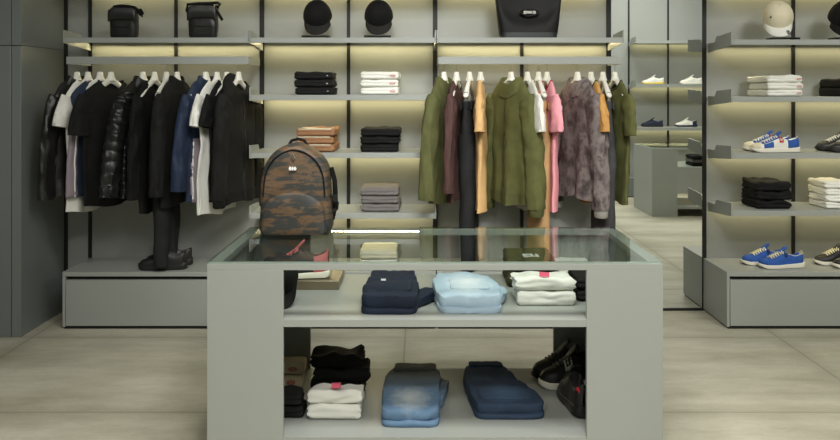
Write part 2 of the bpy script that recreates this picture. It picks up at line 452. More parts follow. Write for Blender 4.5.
# ------------------------------------------------------------------ hangers and garments
def make_hanger(label, loc, rz, clip=False):
    t = thing('coat_hanger', label, 'hanger', loc, rz, 'white moulded hangers')
    rings = []; N = 26
    for i in range(N+1):
        x = lerp(-.166, .166, i/N); u = abs(x)/.166
        z = -.104*u**1.25+.003
        hh = lerp(.020, .012, u); dd = lerp(.012, .017, sm(u))
        if i in (0, N): hh *= .45; dd *= .5
        slope = math.atan(-.104*1.25*(u**.25)/.166*(1 if x > 0 else -1))
        rings.append([(x-math.sin(slope)*hh*math.sin(a), dd*math.cos(a), z+math.cos(slope)*hh*math.sin(a)) for a in [2*PI*k/10 for k in range(10)]])
    m = MB().loft(rings)
    m.loft([[(r*math.cos(a), r*.75*math.sin(a), z) for a in [2*PI*k/10 for k in range(10)]] for z, r in ((0, .034), (.018, .027), (.035, .0215), (.050, .0195), (.055, .014))])
    link('hanger_arms', m, M['hanger'], t)
    hk = [(0, 0, .052), (0, 0, .085)]
    R = .0115; zc = ZRAIL-loc[2]+.0
    hk = [(0, 0, .052), (0, 0, zc-.016)]+[(0, R*math.cos(a), zc+R*math.sin(a)) for a in [-.9+.55*k for k in range(9)]]
    # the hook crosses the rail: its own plane is turned to straddle the rod
    ho = link('hook', MB().tube(hk, .0018, 6), M['steel'], t)
    ho.rotation_euler = (0, 0, -rz)
    if clip:
        c = MB()
        for sx in (-1, 1): c.box(sx*.14-.012, sx*.14+.012, -.010, .010, -.165, -.070)
        link('clip', c, M['steel'], t, bevel=.002)
    return t

def ringpts(cx, cy, z, a, b, n, p=.82):
    out = []
    for k in range(n):
        t = 2*PI*k/n; c, s_ = math.cos(t), math.sin(t)
        out.append([cx+a*math.copysign(abs(c)**p, c), cy+b*math.copysign(abs(s_)**p, s_), z])
    return out

def top_body(L, hw, b, front, seed, flare=0.0, neck=.095, neckdrop=.06, puff=0, fold=.015, openness=0.0):
    """a hung garment's trunk: shoulders over the hanger, folds falling to the hem"""
    rng = random.Random(seed); ph = [rng.uniform(0, 6.28) for _ in range(4)]
    tab = [(0, neck, b*.75), (.018, neck+.03, b*.85), (.050, hw*.82, b*.95), (.088, hw*.97, b), (.15, hw, b), (.26, hw*.985, b*1.05), (.5, hw*(.96+flare), b*1.0), (L, hw*(.97+flare), b*1.12)]
    N = 44; rows = 100 if puff else 40; rings = []
    for i in range(rows+1):
        d = L*(i/rows)**1.25 if i else 0
        a, bb = prof(tab, d)
        r = ringpts(0, 0, -d, a, bb, N)
        g = sm((d-.10)/(L*.8))
        for k, p in enumerate(r):
            th = 2*PI*k/N
            u = p[0]/hw
            p[1] += fold*g*(math.sin(u*5.2+ph[0]+d*1.3)+.6*math.sin(u*9.1+ph[1]-d*2.0))*.8
            p[1] += (.015*nz(p[0]*11+seed, p[1]*3, d*4)+.007*nz(p[0]*26-seed, p[1]*5, d*11))*min(1, d*7)
            p[0] += .007*nz(seed+3, p[1]*6, d*7)*min(1, d*6)
            dz = 0
            fy = math.sin(th)*front
            if d < .10: dz -= neckdrop*max(0, fy)**1.5*(1-d/.10)
            if d < .10: dz -= .012*max(0, -fy)*(1-d/.10)
            if i == rows: dz += .010*math.sin(u*4+ph[2])
            if puff:
                q = abs(math.sin(d*PI/puff))**.6
                s_ = 1+(.0 if d < .06 else .16)*(q-.55)
                p[1] *= 1+(.0 if d < .06 else .42)*(q-.55); p[0] *= 1+(.0 if d < .06 else .05)*(q-.55)
                p[2] += .006*nz(p[0]*30, p[1]*30+seed, d*8)
            p[2] += dz
        rings.append(r)
    # turned-in hem
    last = rings[-1]
    rings.append([[p[0]*.94, p[1]*.62, p[2]+.004] for p in last])
    rings.append([[p[0]*.90, p[1]*.45, p[2]+.09] for p in last])
    m = MB().loft(rings, False, True)
    # inside of the neck
    m.loft([[[p[0], p[1], p[2]] for p in rings[0]], [[p[0]*.88, p[1]*.8, p[2]-.012] for p in rings[0]], [[p[0]*.8, p[1]*.55, p[2]-.10] for p in rings[0]]], False, True)
    return m
def sleeve(sgn, L, hw, ry, seed, r0=.078, r1=.066, out=.045, puff=0, cuffcut=0.0, front=1, crook=.0):
    pts = [(hw*.80, -.115), (hw*.93, -.165), (hw*.97+out*.45, -.165-L*.24), (hw+out*.8, -.15-L*.58), (hw+out, -.11-L)]
    rings = []; rows = 90 if puff else 34; N = 24
    def pos(t):
        f = t*(len(pts)-1); i = min(int(f), len(pts)-2); u = f-i
        p0 = pts[max(i-1, 0)]; p1 = pts[i]; p2 = pts[i+1]; p3 = pts[min(i+2, len(pts)-1)]
        return tuple(.5*((2*b)+(c-a)*u+(2*a-5*b+4*c-d)*u*u+(3*b-a-3*c+d)*u**3) for a, b, c, d in zip(p0, p1, p2, p3))
    for i in range(rows+1):
        t = i/rows; x, z = pos(t); x2, z2 = pos(min(1, t+.02)); x1_, z1_ = pos(max(0, t-.02))
        dx, dz = x2-x1_, z2-z1_; l = math.hypot(dx, dz) or 1; nx, nz_ = -dz/l, dx/l
        rr = lerp(r0, r1, t); ryy = ry*lerp(.75, 1, sm(t*4))
        ring = []
        for k in range(N):
            a = 2*PI*k/N; c, s_ = math.cos(a), math.sin(a)
            w = rr*math.copysign(abs(c)**.85, c); y = ryy*math.copysign(abs(s_)**.85, s_)
            wr = (.016*nz(t*L*8+seed, c*1.4, s_*1.4+seed)+.008*nz(t*L*26+seed, c*2.2, s_*2.2-seed))*sm(t*4)
            if puff:
                q = abs(math.sin(t*L*PI/puff))**.6; w *= 1+.11*(q-.6); y *= 1+.20*(q-.6)
            y += wr+front*crook*t*t
            w += wr*.8
            ring.append((sgn*(x+nx*w), y, z+nz_*w))
        rings.append(ring)
    c0 = [sum(p[j] for p in rings[-1])/N for j in range(3)]
    rings.append([tuple(c0[j]+(p[j]-c0[j])*.84 for j in range(3)) for p in rings[-1]])
    rings.append([(p[0], p[1], p[2]+.07) for p in [tuple(c0[j]+(q[j]-c0[j])*.8 for j in range(3)) for q in rings[-2]]])
    return MB().loft(rings, True, True)

HUNG = []
def garment(name, cat, label, hl, px, ang, mat, L, kind='tee', hw=.22, b=.026, front=1, seed=1, group=None, dz=0.0, smat=None, **kw):
    """one garment on its own hanger; ang turns the near end of the hanger to the left"""
    a = math.radians(ang)
    rz = math.atan2(-math.cos(a), -math.sin(a))
    loc = Vector((xat(px, YR), YR, 1.508+dz))
    make_hanger(hl, loc, rz, kind == 'trousers')
    t = thing(name, label, cat, loc, rz, group)
    smat = smat or mat
    if kind == 'trousers':
        trouser_parts(t, mat, L, seed, **kw); return t
    body = top_body(L, hw, b, front, seed, kw.get('flare', 0), kw.get('neck', .095), kw.get('neckdrop', .06), kw.get('puff', 0), kw.get('fold', .015))
    link('body', body, mat, t)
    for sg in (1, -1):
        if kind == 'tee':
            link('sleeve', sleeve(sg, kw.get('sl', .17), hw, b*1.05, seed+sg, .076, .074, kw.get('out', .03), crook=kw.get('crook', 0), front=front), smat, t)
        elif kind in ('jacket', 'shirt', 'sweater', 'hoodie', 'puffer'):
            so = link('sleeve', sleeve(sg, kw.get('sl', .56), hw, b*1.15, seed+sg, .074, .052, kw.get('out', .045), kw.get('puff', 0), crook=kw.get('crook', 0), front=front), smat, t)
            if kw.get('cuff'):
                zc = -.11-kw.get('sl', .56); xc = sg*(hw+kw.get('out', .045))
                yy = front*kw.get('crook', 0)
                link('cuff', MB().loft([[(xc+r*math.cos(k*PI/8), yy+b*1.0*math.sin(k*PI/8)*r/.048, z) for k in range(16)] for z, r in ((zc+.012, .050), (zc-.005, .048), (zc-.04, .046), (zc-.047, .040))]), kw['cuff'], so)
    if kw.get('collar') == 'stand':
        col = MB().loft([ringpts(0, 0, z, r, b*.8*s_, 28) for z, r, s_ in ((-.035, .10, 1.1), (.0, .078, 1.15), (.026, .066, 1.25), (.031, .062, 1.2), (.027, .057, 1.05), (-.02, .057, .9))], False, False)
        col.v = [(x, y, z-.035*max(0, front*y/(b*1.0))**2) for x, y, z in col.v]
        link('collar', col.wobble(.004, 18, seed), kw.get('cmat', mat), t)
    if kw.get('collar') == 'fold':
        col = MB().loft([ringpts(0, 0, z, r, b*.8*s_, 28) for z, r, s_ in ((-.045, .115, 1.5), (-.02, .105, 1.5), (.018, .085, 1.35), (.022, .078, 1.2), (.01, .074, 1.0), (-.03, .07, .9))], False, False)
        col.v = [(x, y, z-.050*max(0, front*y/(b*1.1))**2) for x, y, z in col.v]
        link('collar', col.wobble(.007, 16, seed), kw.get('cmat', mat), t)
    if kw.get('collar') == 'crew':
        r0 = ringpts(0, 0, 0, .097, b*.78, 40)
        for k, p in enumerate(r0):
            fy = math.sin(2*PI*k/40)*front
            p[2] -= .06*max(0, fy)**1.5+.012*max(0, -fy)
        link('neckband', MB().loft([[(p[0]*s1, p[1]*s2, p[2]+z) for p in r0] for s1, s2, z in ((1.06, 1.12, -.014), (1.02, 1.08, .004), (.93, .9, .006), (.88, .8, -.012))], False, False), kw.get('cmat', mat), t)
    if kw.get('hood'):
        hd = MB().ell((0, -front*.045, -.035), (.10, .040, .075), 20, 12).wobble(.014, 12, seed)
        link('hood', hd, mat, t)
    NB = 44; nr = len(body.v)//NB
    def col_pts(k, d0, off):
        out = []
        for i in range(41 if not kw.get('puff') else 101):
            x, y, z = body.v[i*NB+k % NB]
            if -z >= d0 and -z <= L-.004: out.append((x*(1+off*.3/hw), y+math.copysign(off, y), z))
        return out
    if kw.get('zip'):
        link('zipper', MB().tube(col_pts(NB//4 if front > 0 else 3*NB//4, .10, .002), .0045, 6), kw['zip'], t)
    if kw.get('stripe'):
        # contrasting panel with a white piping, lying on the trunk's own cloth
        x0, x1, mm, d0, xp = kw['stripe']
        m = MB(); m.v = [(x*(1+.0025/hw), y+math.copysign(.0025, y), z) for x, y, z in body.v]
        for f in body.f[:40*NB]:
            c = [sum(body.v[i][j] for i in f)/len(f) for j in range(3)]
            if x0 < c[0] < x1 and c[1]*front > -.004 and -c[2] > d0: m.f.append(f)
        used = sorted({i for f in m.f for i in f}); mp = {o_: n_ for n_, o_ in enumerate(used)}
        m.v = [m.v[i] for i in used]; m.f = [tuple(mp[i] for i in f) for f in m.f]
        link('side_panel', m, mm, t, thick=.002)
        kb = min(range(1, NB//2), key=lambda k: abs(body.v[20*NB+(k if front > 0 else NB-k)][0]-xp))
        link('piping', MB().tube(col_pts(kb if front > 0 else NB-kb, d0, .004), .0045, 6), M['whiteprint'], t)
    if kw.get('hemrib'):
        m = MB(); m.v = [(x*(1+.004/hw), y+math.copysign(.004, y), z) for x, y, z in body.v]
        for f in body.f[:41*NB]:
            if -sum(body.v[i][2] for i in f)/len(f) > L-.065: m.f.append(f)
        used = sorted({i for f in m.f for i in f}); mp = {o_: n_ for n_, o_ in enumerate(used)}
        m.v = [m.v[i] for i in used]; m.f = [tuple(mp[i] for i in f) for f in m.f]
        link('hem_rib', m, kw['hemrib'], t)
    if kw.get('print'):
        m = MB()
        for (x0, x1, z0, z1) in kw['print']:
            m.box(x0, x1, front*(b+.008)-.001, front*(b+.008)+.001, z0, z1)
        link('chest_print', m, kw.get('pmat', M['whiteprint']), t)
    return t

def trouser_parts(t, mat, L, seed, wide=.18, leg=.088, hem=.075, b=.042, top=-.128, **kw):
    N = 26
    rng = random.Random(seed)
    m = []
    tabw = [(0, wide, b*.55), (.05, wide+.004, b*.7), (.18, wide+.016, b*1.1), (.27, wide+.014, b*1.25)]
    rings = []
    for i in range(12):
        d = .27*i/11; a, bb = prof(tabw, d)
        r = ringpts(0, 0, top-d, a, bb, 36)
        for p in r: p[1] += .006*nz(p[0]*12+seed, 0, d*12)
        rings.append(r)
    seat = MB().loft(rings, True, True)
    link('seat', seat, mat, t)
    for sg in (-1, 1):
        rings = []
        for i in range(24):
            d = lerp(.20, L, i/23); q = i/23
            r = ringpts(sg*lerp(wide*.5+.006, wide*.5-.004, q), 0, top-d, lerp(wide*.5+.006, hem, sm(q*1.3)), b*lerp(1.2, 1.05, q), N)
            for p in r:
                p[1] += .012*nz(p[0]*8+seed+sg, 1, d*6)+.006*math.sin(p[0]*40+d*3)*q
                p[0] += .010*nz(seed, sg, d*7)
            rings.append(r)
        l = rings[-1]; cx = sum(p[0] for p in l)/N
        rings.append([[cx+(p[0]-cx)*.92, p[1]*.6, p[2]+.002] for p in l]); rings.append([[cx+(p[0]-cx)*.9, p[1]*.5, p[2]+.06] for p in l])
        link('leg', MB().loft(rings, True, True), mat, t)
    wb = MB().loft([ringpts(0, 0, top-z, wide*s_, b*.62*s2, 36) for z, s_, s2 in ((.042, 1.012, 1.35), (.036, 1.018, 1.45), (.002, 1.012, 1.3), (-.003, .98, .8))], False, True)
    link('waistband', wb, mat, t)
    lp = MB()
    for x in (-wide*.8, -wide*.35, wide*.35, wide*.8):
        for sy in (-1, 1): lp.box(x-.006, x+.006, sy*b*.75-.004, sy*b*.75+.004, top-.048, top+.001)
    link('belt_loops', lp, mat, t)

GL = 'clothes hung on the left rail'; GR = 'clothes hung on the right rail'
G = garment
G('leather_jacket', 'jacket', 'black leather jacket hung first from the grey column', 'white hanger inside the black leather jacket', 77, 22, M['leather'], .70, 'jacket', group=GL, seed=11, sl=.60, collar='stand', zip=M['steel'], b=.028, hw=.185, out=.06)
G('t_shirt', 'shirt', 'white t-shirt with bare sleeve, hung beside the black leather jacket', 'white hanger in the white tee next to the leather jacket', 88, 20, M['white'], .80, 'tee', group=GL, seed=12, collar='crew', b=.022, hw=.185)
G('track_vest', 'vest', 'navy sports top with mauve side stripe behind the black tee', 'white hanger in the navy and mauve striped top', 100, 36, M['navy'], .71, 'vest', group=GL, seed=13, b=.026, hw=.20, flare=.20, sl=.13, stripe=(.155, .30, M['mauve'], .16, .155), neckdrop=.09)
G('t_shirt', 'shirt', 'plain black t-shirt turned to show its open neck, left of the puffer', 'white hanger showing in the neck of the plain black tee', 111, 27, M['blk'], .765, 'tee', group=GL, seed=14, collar='crew', b=.026, hw=.215, sl=.22)
G('puffer_jacket', 'jacket', 'black quilted puffer jacket on the left rail', 'white hanger in the black puffer jacket', 143, 22, M['puffer'], .72, 'puffer', group=GL, seed=15, puff=.043, sl=.58, collar='stand', b=.040, hw=.19, out=.10)
G('sweater', 'sweater', 'black sweater with long hanging sleeves, right beside the puffer jacket', 'white hanger in the black sweater beside the puffer', 154.5, 13, M['blk2'], .80, 'sweater', group=GL, seed=16, sl=.60, b=.022, hw=.19)
G('trousers', 'trousers', 'black trousers clipped to a bare hanger, reaching down to the black sneakers', 'white bare-armed hanger that clips the black trousers', 166.5, 2, M['blkdenim'], 1.0, 'trousers', group=GL, seed=17, wide=.165)
G('zip_jacket', 'jacket', 'black zip jacket with standing collar between black trousers and navy jacket', 'white hanger in the black stand-collar jacket', 177, 12, M['blk'], .76, 'jacket', group=GL, seed=18, sl=.58, collar='stand', b=.034, hw=.20, zip=M['black'])
G('track_jacket', 'jacket', 'navy track jacket with mauve lower panel on the left rail', 'white hanger in the navy track jacket', 206, 24, M['navy'], .74, 'jacket', group=GL, seed=19, sl=.55, collar='stand', b=.030, hw=.18, out=.075, stripe=(-.12, .155, M['mauve'], .36, .155))
G('t_shirt', 'shirt', 'white t-shirt hung between navy track jacket and black printed tee', 'white hanger in the white tee next to the navy jacket', 217, 16, M['white'], .815, 'tee', group=GL, seed=20, collar='crew', b=.020, hw=.205)
G('t_shirt', 'shirt', 'black t-shirt with small white neck print, beside the black hoodie', 'white hanger with its arm showing above the printed black tee', 227, 18, M['blk2'], .74, 'tee', group=GL, seed=21, collar='crew', b=.020, hw=.20, print=[(-.02, -.015, -.13, -.10), (-.012, -.007, -.13, -.10), (-.004, .012, -.13, -.125), (-.004, .012, -.105, -.10), (.016, .021, -.13, -.10)])
G('hoodie', 'jacket', 'black hooded jacket hung last on the left rail, above the table', 'white hanger in the black hooded jacket', 238.5, 14, M['blk'], .745, 'hoodie', group=GL, seed=22, sl=.60, hood=True, cuff=M['blk2'], hemrib=M['blk2'], b=.036, hw=.205, zip=M['black'])

G('field_jacket', 'jacket', 'olive jacket hung first on the right rail, beside the folded stacks', 'white hanger in the first olive jacket', 444, 24, M['olive'], .74, 'jacket', group=GR, seed=31, sl=.60, collar='fold', b=.038, hw=.19, out=.08)
G('shirt', 'shirt', 'dark maroon shirt next to the olive jacket', 'white hanger in the maroon shirt', 456.5, 14, M['maroon'], .73, 'shirt', group=GR, seed=32, sl=.56, b=.026, hw=.19)
G('jeans', 'jeans', 'charcoal jeans clipped to a bare hanger between maroon shirt and tan tee', 'white bare-armed hanger that clips the charcoal jeans', 469.5, 12, M['blkdenim'], 1.02, 'trousers', group=GR, seed=33, wide=.165, leg=.08)
G('t_shirt', 'shirt', 'pale tan t-shirt hung beside the charcoal jeans', 'white hanger in the pale tan tee', 480.5, 6, M['tan'], .80, 'tee', group=GR, seed=34, b=.030, hw=.195, collar='crew', sl=.20)
G('zip_sweatshirt', 'jacket', 'olive zip sweatshirt turned to face the room in mid rail', 'white hanger in the olive zip sweatshirt', 511, -34, M['olive2'], .76, 'jacket', group=GR, seed=35, sl=.66, front=-1, collar='fold', b=.044, hw=.18, zip=M['darkolive'], cuff=M['olive'], hemrib=M['olive'], out=.05)
G('t_shirt', 'shirt', 'white t-shirt hung right beside the olive zip sweatshirt', 'white hanger in the white tee next to olive sweatshirt', 527.5, -11, M['white'], .80, 'tee', group=GR, seed=36, front=-1, collar='crew', b=.022, hw=.20, sl=.20)
G('trousers', 'trousers', 'camel trousers hung between the white tee and the pink tee', 'white hanger that clips the camel trousers', 538.5, -5, M['tanpant'], 1.04, 'trousers', group=GR, seed=37, wide=.16)
G('t_shirt', 'shirt', 'pink t-shirt with a crimson inside on the right rail', 'white hanger in the pink tee', 547, -6, M['pink'], .80, 'tee', group=GR, seed=38, front=-1, collar='crew', cmat=M['crimson'], b=.026, hw=.19, sl=.20)
G('overshirt', 'shirt', 'mottled grey-brown overshirt right of the pink tee', 'white hanger in the mottled grey overshirt', 577.5, -24, M['snake'], .72, 'shirt', group=GR, seed=39, front=-1, sl=.66, collar='fold', b=.038, hw=.195, cuff=M['cuffgrey'])
G('t_shirt', 'shirt', 'amber t-shirt hung beside the mottled grey overshirt', 'white hanger in the amber tee', 591, -6, M['tan2'], .76, 'tee', group=GR, seed=40, front=-1, collar='crew', cmat=M['darkolive'], b=.028, hw=.195, sl=.20)
G('jeans', 'jeans', 'grey jeans clipped to a bare hanger beside the amber tee', 'white bare-armed hanger that clips the grey jeans', 603, -1, fabric('grey_denim', (70, 70, 72), .2, bscale=150), 1.02, 'trousers', group=GR, seed=41, wide=.165)
G('t_shirt', 'shirt', 'olive t-shirt hung last on the right rail beside the mirror', 'white hanger in the olive tee beside the mirror', 615, -9, M['olive2'], .74, 'tee', group=GR, seed=42, front=-1, collar='crew', cmat=M['darkolive'], b=.026, hw=.195, sl=.22)

# ------------------------------------------------------------------ folded goods
def folded_mesh(w, d, h, seed, plies=2, soft=.006, taper=1.0):
    """a folded top: round fold at the front, open plies at the flanks"""
    rings = []; NX = 20
    rp = []
    n_side, n_top = 11, 9
    for k in range(n_side+1):      # front edge, bottom to top, one bulge per ply
        z = h*k/n_side; q = abs(math.sin(PI*plies*k/n_side)) if plies > 1 else 1
        y = (1-math.sqrt(max(0, 1-((z-h/2)/(h/2))**2)))*.45*h*.6
        rp.append((y-.006*q, z))
    for k in range(1, n_top+1): rp.append((d*k/n_top, h))
    for k in range(1, n_side): rp.append((d-.003*(k % 2), h-h*k/n_side))
    for k in range(n_top): rp.append((d-d*k/n_top, 0))
    for i in range(NX+1):
        u = i/NX; x = lerp(-w/2, w/2, u)
        e = min(u, 1-u)*NX
        s_ = .80 if e == 0 else 1.0
        ring = []
        for (y, z) in rp:
            zz = h/2+(z-h/2)*(1 if e else .72)
            yy = d/2+(y-d/2)*(1 if e else .95)
            top = z/h
            zz = h/2+(zz-h/2) if taper == 1 else zz*lerp(1, taper, max(0, min(1, yy/d)))
            zz += top*soft*nz(x*16+seed*3.1, yy*10, seed)*1.2
            yy += soft*.7*nz(x*14, z*50+seed, seed*2.0)
            xx = x+(soft*1.0*nz(seed*5+yy*8, z*60, 2) if e < 2 else 0)
            ring.append((xx, yy, max(0.0, zz)))
        rings.append(ring)
    return MB().loft(rings)
def logo_patch(w, h, strokes=4):
    """small oval wordmark: outline bars and letter strokes"""
    m = MB(); n = 18
    ring = [(w/2*math.cos(2*PI*k/n), h/2*math.sin(2*PI*k/n)) for k in range(n)]
    for k in range(n):
        a = ring[k]; b = ring[(k+1) % n]
        m.add([(a[0], 0, a[1]), (b[0], 0, b[1]), (b[0]*.84, 0, b[1]*.78), (a[0]*.84, 0, a[1]*.78)], [(0, 1, 2, 3)])
    for i in range(strokes):
        x = lerp(-w*.3, w*.3, i/(strokes-1)); m.box(x-w*.035, x+w*.035, -.0005, .0005, -h*.22, h*.22)
        m.box(x, x+w*.1, -.0005, .0005, h*.10 if i % 2 else -h*.22, h*.22 if i % 2 else -h*.10)
    return m
def folded(label, x, y, z, w, d, h, mat, seed, name='folded_t_shirt', cat='folded clothes', group=None, rz=0.0, logo=None, plies=2, soft=.006, tagm=None, inner=None, taper=1.0):
    t = thing(name, label, cat, (x, y, z), rz, group)
    link('cloth', folded_mesh(w, d, h, seed, plies, soft, taper), mat, t)
    if logo:
        lm, lw, lh, lx = logo
        link('logo', logo_patch(lw, lh), lm, t, loc=(lx, -.0125, h*.5), thick=.001)
    if inner:
        link('inner_fold', B(-w/2+.012, w/2-.02, -.004, d*.6, h*.86, h*.99), inner, t, bevel=.003)
    if tagm:
        link('neck_label', MB().box(-.018, .02, .035, .060, h*.9, h+.009).wobble(.004, 40, seed), tagm, t)
    return t
def stack(n, names, x, y, z, w, d, h, mat, seed, group, **kw):
    for i in range(n):
        r = random.Random(seed*10+i)
        folded(names[i], x+r.uniform(-.004, .004), y+r.uniform(-.004, .004), z+i*(h+.001), w*(1+r.uniform(-.02, .02)), d, h, mat, seed*7+i, group=group, rz=r.uniform(-.03, .03), **kw)
def pos3(desc): return ['bottom one of the '+desc, 'middle one of the '+desc, 'topmost one of the '+desc]
yS = YF+.035; kS = F/yS
def sx(px): return (px-CX)/kS
lg = (M['whiteprint'], .012, .006, .085)
stack(3, pos3('black folded tees on the shelf under the first cap'), sx(314), yS, zs[1], .235, .30, .0465, M['blk'], 3, 'black tees under the caps', logo=lg)
stack(3, pos3('white folded tees on the shelf under the second cap'), sx(379.5), yS, zs[1], .232, .30, .0465, M['white'], 4, 'white tees under the caps', logo=(M['red'], .036, .012, .080))
stack(3, pos3('caramel folded tops above the backpack'), sx(314.5), yS+.02, zs[2], .235, .30, .0475, M['caramel'], 5, 'caramel tops above the backpack', inner=M['cream'])
stack(3, pos3('black folded tops beside the caramel tops'), sx(379.5), yS+.02, zs[2], .235, .30, .0475, M['blk2'], 6, 'black tops beside the caramel tops')
stack(3, pos3('grey folded knits on the lowest shelf'), sx(379.5), yS+.02, zs[3], .232, .30, .0475, M['greyknit'], 7, 'grey knits on the lowest shelf')
folded('white folded top at the bottom of the pile seen through the glass', sx(378), yS+.03, .346, .225, .28, .056, M['white'], 91, group='tops seen through the glass')
folded('cream folded top on the white one, seen through the glass', sx(378), yS+.03, .403, .225, .28, .056, M['cream'], 92, group='tops seen through the glass')
# right-hand unit
stack(3, pos3('white folded tees right of the mirror'), sx(786), yS+.005, zr[1], .215, .30, .042, M['white'], 8, 'white tees right of the mirror', logo=(M['red'], .030, .010, .080), soft=.008)
stack(2, ['lower black folded tee at the edge beside the white tees', 'upper black folded tee at the edge beside the white tees'], sx(861), yS+.005, zr[1], .22, .30, .055, M['blk'], 9, 'black tees at the frame edge')
stack(3, pos3('black folded knits above the bright blue sneakers'), sx(777), yS+.03, zr[3], .212, .24, .054, M['blk2'], 10, 'black knits above the blue sneakers', soft=.013, tagm=None)
stack(4, ['lowest white folded shirt at the edge, beside black knits', 'second white folded shirt from the shelf, beside black knits', 'third white folded shirt from the shelf, beside black knits', 'topmost white folded shirt at the edge, beside black knits'], sx(845), yS+.03, zr[3], .20, .24, .041, M['white'], 11, 'white shirts at the frame edge', soft=.011)

# ---- on the table shelves
ZM = .567; ZL = .116
def ontable(px, py, z):
    p = onz(px, py, z); return p
p = ontable(546.5, 306, ZM)
kx = F/p.y
folded('lower white tee folded on the middle table shelf', p.x, p.y, ZM, 58/kx, .19, .060, M['white'], 61, group='white tees on the middle table shelf', plies=1, soft=.010)
folded('upper white tee with pink neck label on the middle table shelf', p.x-.003, p.y+.004, ZM+.061, 60/kx, .18, .055, M['white'], 62, group='white tees on the middle table shelf', plies=1, soft=.015, tagm=M['pinktag'], taper=.7)
p = ontable(334, 420, ZL); kx = F/p.y
folded('lower white tee folded on the bottom table shelf', p.x, p.y, ZL, 53/kx, .12, .062, M['white'], 63, group='white tees on the bottom table shelf', plies=1, soft=.008)
folded('upper white tee with pink neck label on the bottom table shelf', p.x+.003, p.y+.003, ZL+.063, 54/kx, .11, .058, M['white'], 64, group='white tees on the bottom table shelf', plies=1, soft=.014, tagm=M['pinktag'], taper=.7)
p = Vector((xat(338, 3.56), 3.56, ZL))
names = ['bottom one of the black sweatshirts piled behind the white tees', 'middle one of the black sweatshirts piled behind the white tees', 'topmost black sweatshirt with a sagging edge behind the white tees']
for i, (nm, w, dx, h) in enumerate(zip(names, (.235, .235, .225), (-.003, .012, -.004), (.062, .062, .056))):
    folded(nm, p.x+dx, p.y, ZL+i*.063, w, .12, h, M['blk2'], 65+i, 'folded_sweatshirt', group='black sweatshirts behind the white tees', soft=.016, plies=1)
# beige boxes with a red oval, and black tees half hidden by the leg
p = ontable(283, 388, ZL)
for i, nm in enumerate(['lower beige folded tee with red logo behind the table leg', 'upper beige folded tee with red logo behind the table leg']):
    folded(nm, xat(286.5, 3.67)+(.008*i), 3.67, ZL+i*.059, .145, .07, .058, M['beige'], 71+i, group='beige tees behind the table leg', plies=1, soft=.004, logo=(M['red'], .036, .020, .022))
for i, nm in enumerate(['lower black folded tee half behind the left table leg', 'upper black folded tee half behind the left table leg']):
    folded(nm, xat(272, 3.33)-.006*i, 3.33, ZL+i*.050, .25, .09, .049, M['blk'], 73+i, group='black tees behind the table leg', plies=2, soft=.010)
# olive bag/top at the back of the middle shelf, striped white shirt, black top
folded('lower olive sweatshirt folded at the back of the middle table shelf', xat(534, 3.66), 3.66, ZM, 52/224, .24, .070, M['darkolive'], 75, 'folded_sweatshirt', group='olive sweatshirts under the glass', plies=1, soft=.010)
t = folded('upper olive sweatshirt with white chest letter under the glass', xat(532, 3.66), 3.665, ZM+.071, 48/224, .22, .064, M['darkolive'], 76, 'folded_sweatshirt', group='olive sweatshirts under the glass', plies=1, soft=.012)
lm = MB()
for (x0, x1, y0, y1) in ((-.035, .035, .020, .032), (-.035, -.023, .032, .062), (-.035, .0, .062, .074), (.0, .012, .032, .074), (.023, .035, .032, .074)):
    lm.box(x0, x1, y0, y1, .0600, .0655)
link('letter', lm, M['whiteprint'], t)
t = folded('lower white shirt with navy edge at the right of the middle table shelf', xat(577, 3.73), 3.73, ZM, .165, .20, .040, M['white'], 77, 'folded_shirt', group='white shirts by the right table leg', plies=1)
link('navy_band', B(-.07, .07, -.010, .02, .030, .041), M['navy'], t)
t = folded('upper white shirt with navy edge at the right of the middle table shelf', xat(576, 3.73), 3.735, ZM+.043, .165, .20, .036, M['white'], 78, 'folded_shirt', group='white shirts by the right table leg', plies=1)
link('navy_band', B(-.07, .04, -.010, .02, .028, .037), M['navy'], t)
for i, nm in enumerate(['lower black tee peeping out beside the right table leg', 'upper black tee peeping out beside the right table leg']):
    folded(nm, xat(603, 3.42), 3.42, ZM+i*.050, .21, .22, .049, M['blk'], 79+i, group='black tees by the right table leg', plies=2, soft=.008)

# ---- folded jeans: outlines on the shelf, pillowy plies, waistband and pockets
def outline_rs(poly, n=64, rnd=.02):
    pts = [Vector((*p, 0)) for p in poly]; L = [(pts[(i+1) % len(pts)]-pts[i]).length for i in range(len(pts))]; T = sum(L); out = []
    for k in range(n):
        s_ = T*k/n; i = 0
        while s_ > L[i]: s_ -= L[i]; i += 1
        out.append(pts[i].lerp(pts[(i+1) % len(pts)], s_/L[i]))
    for _ in range(3): out = [(out[i-1]+out[i]*2+out[(i+1) % n])/4 for i in range(n)]
    return out
def slab(mb, poly, z0, z1, seed, soft=.006):
    o = outline_rs(poly); c = sum(o, Vector())/len(o); h = z1-z0
    rings = []
    for s_, z in ((.985, z0), (.998, z0+h*.2), (1.002, z0+h*.5), (1.0, z0+h*.75), (.988, z1-h*.06), (.955, z1), (.8, z1+.002), (.6, z1+.003), (.35, z1+.003), (.12, z1+.003)):
        r = []
        for p in o:
            q = c+(p-c)*s_
            f = .0 if z <= z0+.001 else 1
            r.append((q.x+soft*.6*nz(q.x*15+seed, q.y*15, z*30), q.y+soft*.6*nz(q.x*15, q.y*15+seed, z*30), z+f*soft*(nz(q.x*14+seed, q.y*14, seed*1.3)+.5*nz(q.x*42+seed, q.y*30, seed))))
        rings.append(r)
    return mb.loft(rings)
